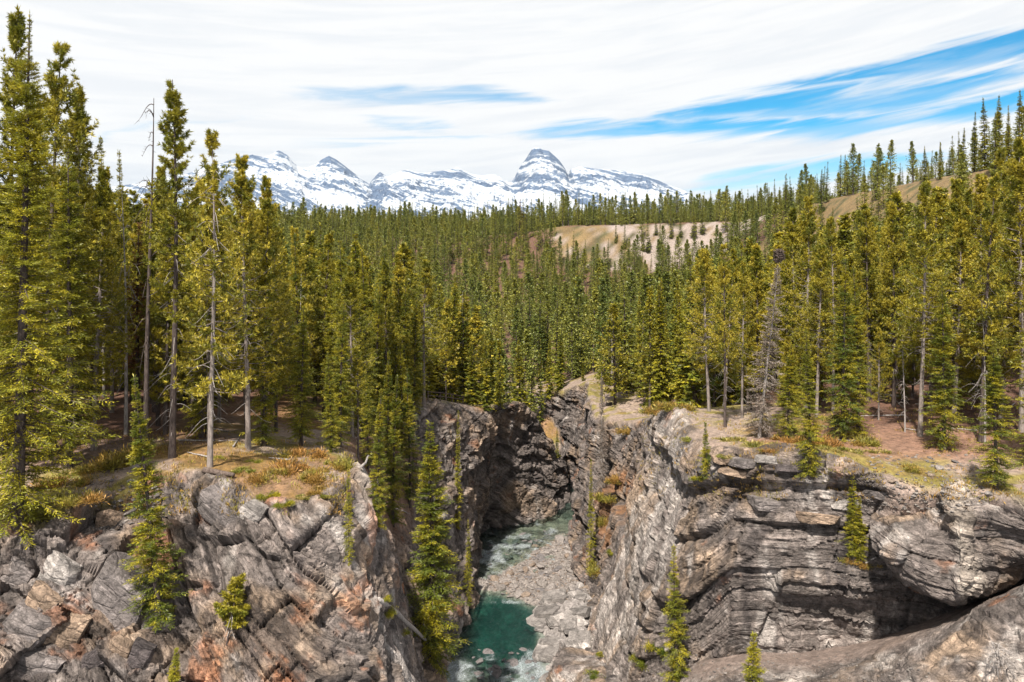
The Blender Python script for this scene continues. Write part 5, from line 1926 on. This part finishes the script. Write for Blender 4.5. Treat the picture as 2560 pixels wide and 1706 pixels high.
# ---- shrubs
def bush_mesh(seed, n, leaf, flat=0.42, ln=(.10, .22), up=0.5):
    g = np.random.default_rng(seed)
    nl = 6
    lc = np.column_stack((g.uniform(-.75, .75, nl), g.uniform(-.6, .6, nl), 0 * g.uniform(0, 1, nl)))
    lr = g.uniform(.22, .55, nl)
    li = g.integers(0, nl, n)
    d = unit(g.normal(0, 1, (n, 3)))
    d[:, 2] = np.abs(d[:, 2])
    r = g.uniform(0.1, 1, n) ** 0.6 * lr[li] * (1 + .35 * g.normal(0, 1, n))
    B = lc[li] + d * r[:, None] * np.array((1, 1, flat * 1.4))
    T = unit(d + g.normal(0, .6, (n, 3)) + np.array((0, 0, up)))
    l_ = g.uniform(*ln, n)
    cv, cf = diamonds(B, T, l_, l_ * g.uniform(.07, .12, n), unit(g.normal(0, 1, (n, 3))))
    ns_ = 18
    e = lc[g.integers(0, nl, ns_)] + g.normal(0, .2, (ns_, 3))
    e[:, 2] = np.abs(e[:, 2]) + .1
    st = e[:, None] * np.linspace(0, 1, 4)[None, :, None]
    sv_, sf_ = batch_tubes(st, 0.016 * np.linspace(1, .4, 4)[None] * np.ones((ns_, 1)), 3)
    return mesh_from('stems', sv_, sf_, mats=[M_BARK]), mesh_from('foliage', cv, cf, mats=[leaf])


BUSH = {'rust': [bush_mesh(i, 2600, M_JUN) for i in (1, 2, 3)], 'green': [bush_mesh(i, 2600, M_SPRUCE) for i in (4, 5)],
        'grass': [bush_mesh(i, 1500, M_GRASS, .35, (.15, .35), 1.5) for i in (6, 7)]}


def shrub(kind, px, py, w_px, label, name='shrub', cat='shrub', group=None, tall=1.0):
    p = hit(px, py)
    st, fo = BUSH[kind][int(rng.integers(0, len(BUSH[kind])))]
    s_ = w_px / F_PX * p.y * (0.8 if kind == 'rust' else 0.65)
    o = obj(name, None, None, (p.x, p.y, p.z - 0.08))
    obj('stems', st, o)
    obj('foliage', fo, o)
    o.scale = (s_, s_ * 0.9, s_ * tall)
    o.rotation_euler = (0, 0, rng.uniform(0, 6.28))
    return tag(o, label, cat, group)


for kind, px, py, wp, lab in [
        ('rust', 112, 462, 44, 'broad rusty juniper behind the left talus'),
        ('rust', 92, 470, 26, 'low juniper left of the broad rusty one'),
        ('rust', 315, 478, 30, 'orange juniper on the brow of the left buttress'),
        ('rust', 336, 466, 26, 'rust-brown juniper at the right tip of the left terrace'),
        ('rust', 318, 490, 18, 'tan juniper on the lip above the fluted face'),
        ('rust', 286, 470, 34, 'wide golden juniper mat in the middle of the left terrace'),
        ('rust', 262, 478, 26, 'golden juniper mat beside the sandy patch'),
        ('rust', 300, 456, 30, 'juniper below the yellow-green cone spruce'),
        ('green', 268, 496, 20, 'bright green creeping shrub on the left lip'),
        ('green', 284, 504, 18, 'green creeping shrub hanging over the left lip'),
        ('green', 252, 462, 14, 'small green shrub at the foot of the broad yellow pine'),
        ('green', 216, 458, 14, 'small green shrub beside the pale trunk'),
        ('rust', 80, 500, 32, 'mossy shrub between the giant spruce and the talus'),
        ('rust', 60, 486, 34, 'brown shrub behind the giant spruce'),
        ('rust', 815, 444, 34, 'orange ground juniper behind the rim spruce at right'),
        ('rust', 785, 441, 24, 'orange juniper at the foot of the deep green spruce'),
        ('rust', 862, 443, 26, 'orange juniper right of the close pair of spruces'),
        ('rust', 672, 409, 26, 'rusty shrub on top of the pale flank'),
        ('rust', 655, 414, 22, 'rusty shrub at the corner above the right wall'),
        ('rust', 628, 432, 18, 'rusty shrub on the edge of the right wall'),
        ('rust', 618, 480, 22, 'rusty brush high in the right wall notch'),
        ('rust', 612, 500, 22, 'rusty brush in the middle of the right wall notch'),
        ('rust', 606, 522, 20, 'rusty brush low in the right wall notch'),
        ('rust', 596, 570, 22, 'brown brush at the foot of the right wall'),
        ('green', 612, 553, 10, 'small bright bush on the lower right wall'),
        ('green', 700, 478, 14, 'pale bush below the young spruce on the bare rim'),
        ('rust', 850, 562, 18, 'rust-red brush under the notch spruces'),
        ('rust', 868, 566, 14, 'rust-red brush right of the notch spruces'),
        ('rust', 768, 451, 14, 'dark twiggy shrub on the bare right rim'),
        ('green', 388, 612, 16, 'bright bush beside the fallen log in the gully mouth'),
        ('green', 402, 634, 14, 'olive bush under the fallen log'),
        ('green', 384, 598, 14, 'dark bush above the fallen log'),
        ('green', 655, 648, 22, 'grey-green bush in the cave left of the bright narrow spruce'),
        ('green', 640, 660, 22, 'bush at the mouth of the cave'),
        ('green', 603, 655, 12, 'small bush on the ledge above the rapids'),
        ('green', 596, 676, 16, 'bush at the bottom edge right of the rapids'),
        ('green', 873, 464, 7, 'tiny seedling on the right rim'),
        ('rust', 912, 470, 18, 'ochre brush on the right scree')]:
    shrub(kind, px, py, wp, lab)
for px, py, wp in [(740, 441, 26), (760, 446, 30), (722, 440, 22), (830, 450, 26), (850, 452, 24), (880, 452, 22), (706, 455, 18), (325, 495, 20), (305, 496, 18), (240, 470, 22), (150, 470, 20), (690, 440, 20), (725, 456, 16)]:
    shrub('grass', px, py, wp, 'low yellow grass cushion on the canyon rim', 'grass_clump', 'grass', 'yellow grass cushions on the rims', 0.5)

# ---- logs and the railing
def log_between(a, b, r0, r1, name, label, mat=None, k=8, sag=0.0, cat='log'):
    a, b = np.array(a), np.array(b)
    t = np.linspace(0, 1, k)[:, None]
    p = a + (b - a) * t
    p[:, 2] -= sag * np.sin(t[:, 0] * math.pi)
    p += 0.04 * rng.normal(0, 1, p.shape) * np.linalg.norm(b - a) / 10
    c = p[0].copy()
    v, f = batch_tubes((p - c)[None], np.linspace(r0, r1, k)[None], 8)
    # closed ends
    cap = [list(range(8))[::-1], list(range((k - 1) * 8, k * 8))]
    me = bpy.data.meshes.new(name)
    me.from_pydata([tuple(q) for q in v], [], [tuple(q) for q in f] + [tuple(q) for q in cap])
    me.materials.append(mat or M_DEAD)
    for pl in me.polygons:
        pl.use_smooth = True
    o = obj(name, me, None, tuple(c))
    return tag(o, label, cat)


def near_hit(px, py, up=0.12):
    p = hit(px, py)
    return (p.x, p.y, p.z + up)


log_between(near_hit(380, 603, .3), near_hit(428, 646, .3), 0.17, 0.12, 'fallen_log', 'grey fallen log at the mouth of the left gully')
log_between(near_hit(204, 474, .25), near_hit(234, 479, .25), 0.22, 0.14, 'fallen_log', 'weathered log lying along the left rim', M_RAIL)
log_between(near_hit(362, 474, .4), near_hit(371, 455, .3), 0.10, 0.06, 'fallen_log', 'thin bleached trunk leaning in the top of the gully')
log_between(near_hit(391, 512, .5), near_hit(410, 518, .5), 0.07, 0.04, 'fallen_log', 'slim fallen pole between the gully spruces and the wall')
log_between(near_hit(875, 395, .15), near_hit(900, 398, .15), 0.15, 0.1, 'fallen_log', 'fallen trunk in the shade of the right forest')
log_between(near_hit(865, 566, .2), near_hit(876, 560, .2), 0.08, 0.05, 'fallen_log', 'short broken branch at the notch of the right cliff')

# log railing on the left rim
pa, pb = np.array(near_hit(428, 400, 0)), np.array(near_hit(463, 404, 0))
fence = obj('log_railing', None, None, tuple(pa))
tag(fence, 'dark log railing along the left rim viewpoint', 'railing')
for q in range(4):
    c = pa + (pb - pa) * q / 3
    gz = drop(c[0], c[1])
    v, f = batch_tubes(np.array([[c - pa + (0, 0, gz.z - c[2] - .2), c - pa + (0, 0, gz.z - c[2] + 1.25)]]), np.array([[.11, .10]]), 7)
    obj('post', mesh_from('post', v, f, mats=[M_RAIL], smooth=True), fence)
for hgt in (0.65, 1.15):
    rl = []
    for q in range(4):
        c = pa + (pb - pa) * q / 3
        gz = drop(c[0], c[1])
        rl.append(c - pa + np.array((0, -0.12, gz.z - c[2] + hgt)))
    v, f = batch_tubes(np.array([rl]), np.full((1, 4), .075), 6)
    obj('rail', mesh_from('rail', v, f, mats=[M_RAIL], smooth=True), fence)

for i_ in range(16):
    px, py = (rng.uniform(840, 1015), rng.uniform(402, 446)) if i_ < 11 else (rng.uniform(80, 330), rng.uniform(432, 462))
    a_ = near_hit(px, py, .08)
    an, ln_ = rng.uniform(0, 3.14), rng.uniform(1.2, 4.5)
    q = drop(a_[0] + math.cos(an) * ln_, a_[1] + math.sin(an) * ln_)
    if abs(q.z - a_[2]) > 1.5:
        continue
    log_between(a_, (q.x, q.y, q.z + .08), 0.07, 0.035, 'fallen_branch', 'fallen branch on the litter of the ' + ('right clearing' if i_ < 11 else 'left terrace'), cat='branch')['group'] = 'fallen branches on the ' + ('right clearing' if i_ < 11 else 'left terrace')

# tufts and dry stalks on the rims, too fine to count
g = np.random.default_rng(77)
B_ = []
for _ in range(5200):
    if g.uniform() < 0.5:
        p = hit(g.uniform(640, 1024), g.uniform(408, 500))
    else:
        p = hit(g.uniform(60, 350), g.uniform(430, 515))
    if p is None or p.y > 110:
        continue
    B_.append(p[:])
B_ = np.array(B_)
nz_ = fbm(B_ / 2.5, 3, 91)
B_ = B_[(nz_ + g.uniform(-.25, .25, len(B_))) > 0.0]
B_ = np.repeat(B_, 7, 0) + g.normal(0, .12, (len(B_) * 7, 3)) * np.array((1, 1, 0))
T_ = unit(g.normal(0, .5, B_.shape) + np.array((0, 0, 1.0)))
l_ = g.uniform(.12, .34, len(B_))
gv, gf = diamonds(B_ - np.array((0, 0, .04)), T_, l_, l_ * .09, unit(g.normal(0, 1, B_.shape)))
tag(obj('ground_cover', mesh_from('ground_cover', gv, gf, mats=[M_JUN])), 'dry grass and low heath on the canyon rims', 'grass', None, 'stuff')

# bare bleached bush at the lower right
p = hit(1006, 668)
bb = obj('dead_bush', mesh_from('dead_bush', *make_snag(55, 2.4, 34, (.05, .9), 1.5, .5), mats=[M_DEAD], smooth=True), None, (p.x, p.y, p.z - .1))
tag(bb, 'bleached leafless bush on the ledge at the bottom right', 'shrub')
bb.rotation_euler = (0.2, -0.5, 0)
print('small', round(time.time() - T0, 1), 'tris', sum(len(o.data.polygons) * 2 for o in COL.objects if o.type == 'MESH' and o.data.users == 1))

# ------------------------------------------------------------------ air
bm = bmesh.new()
bmesh.ops.create_cube(bm, size=1.0)
hm = bpy.data.meshes.new('haze')
bm.to_mesh(hm)
bm.free()
hz, n = new_mat('haze')
pv = n.node('ShaderNodeVolumePrincipled', {'Color': C(0.72, 0.86, 1.0), 'Density': 1.8e-5, 'Anisotropy': 0.2})
n.l.new(pv.outputs[0], n.node('ShaderNodeOutputMaterial').inputs['Volume'])
hm.materials.append(hz)
haze = obj('haze', hm, None, (0, 6500, 700))
haze.scale = (140000, 20000, 1412)
tag(haze, 'thin blue air between the canyon and the far mountains', None, None, 'stuff')
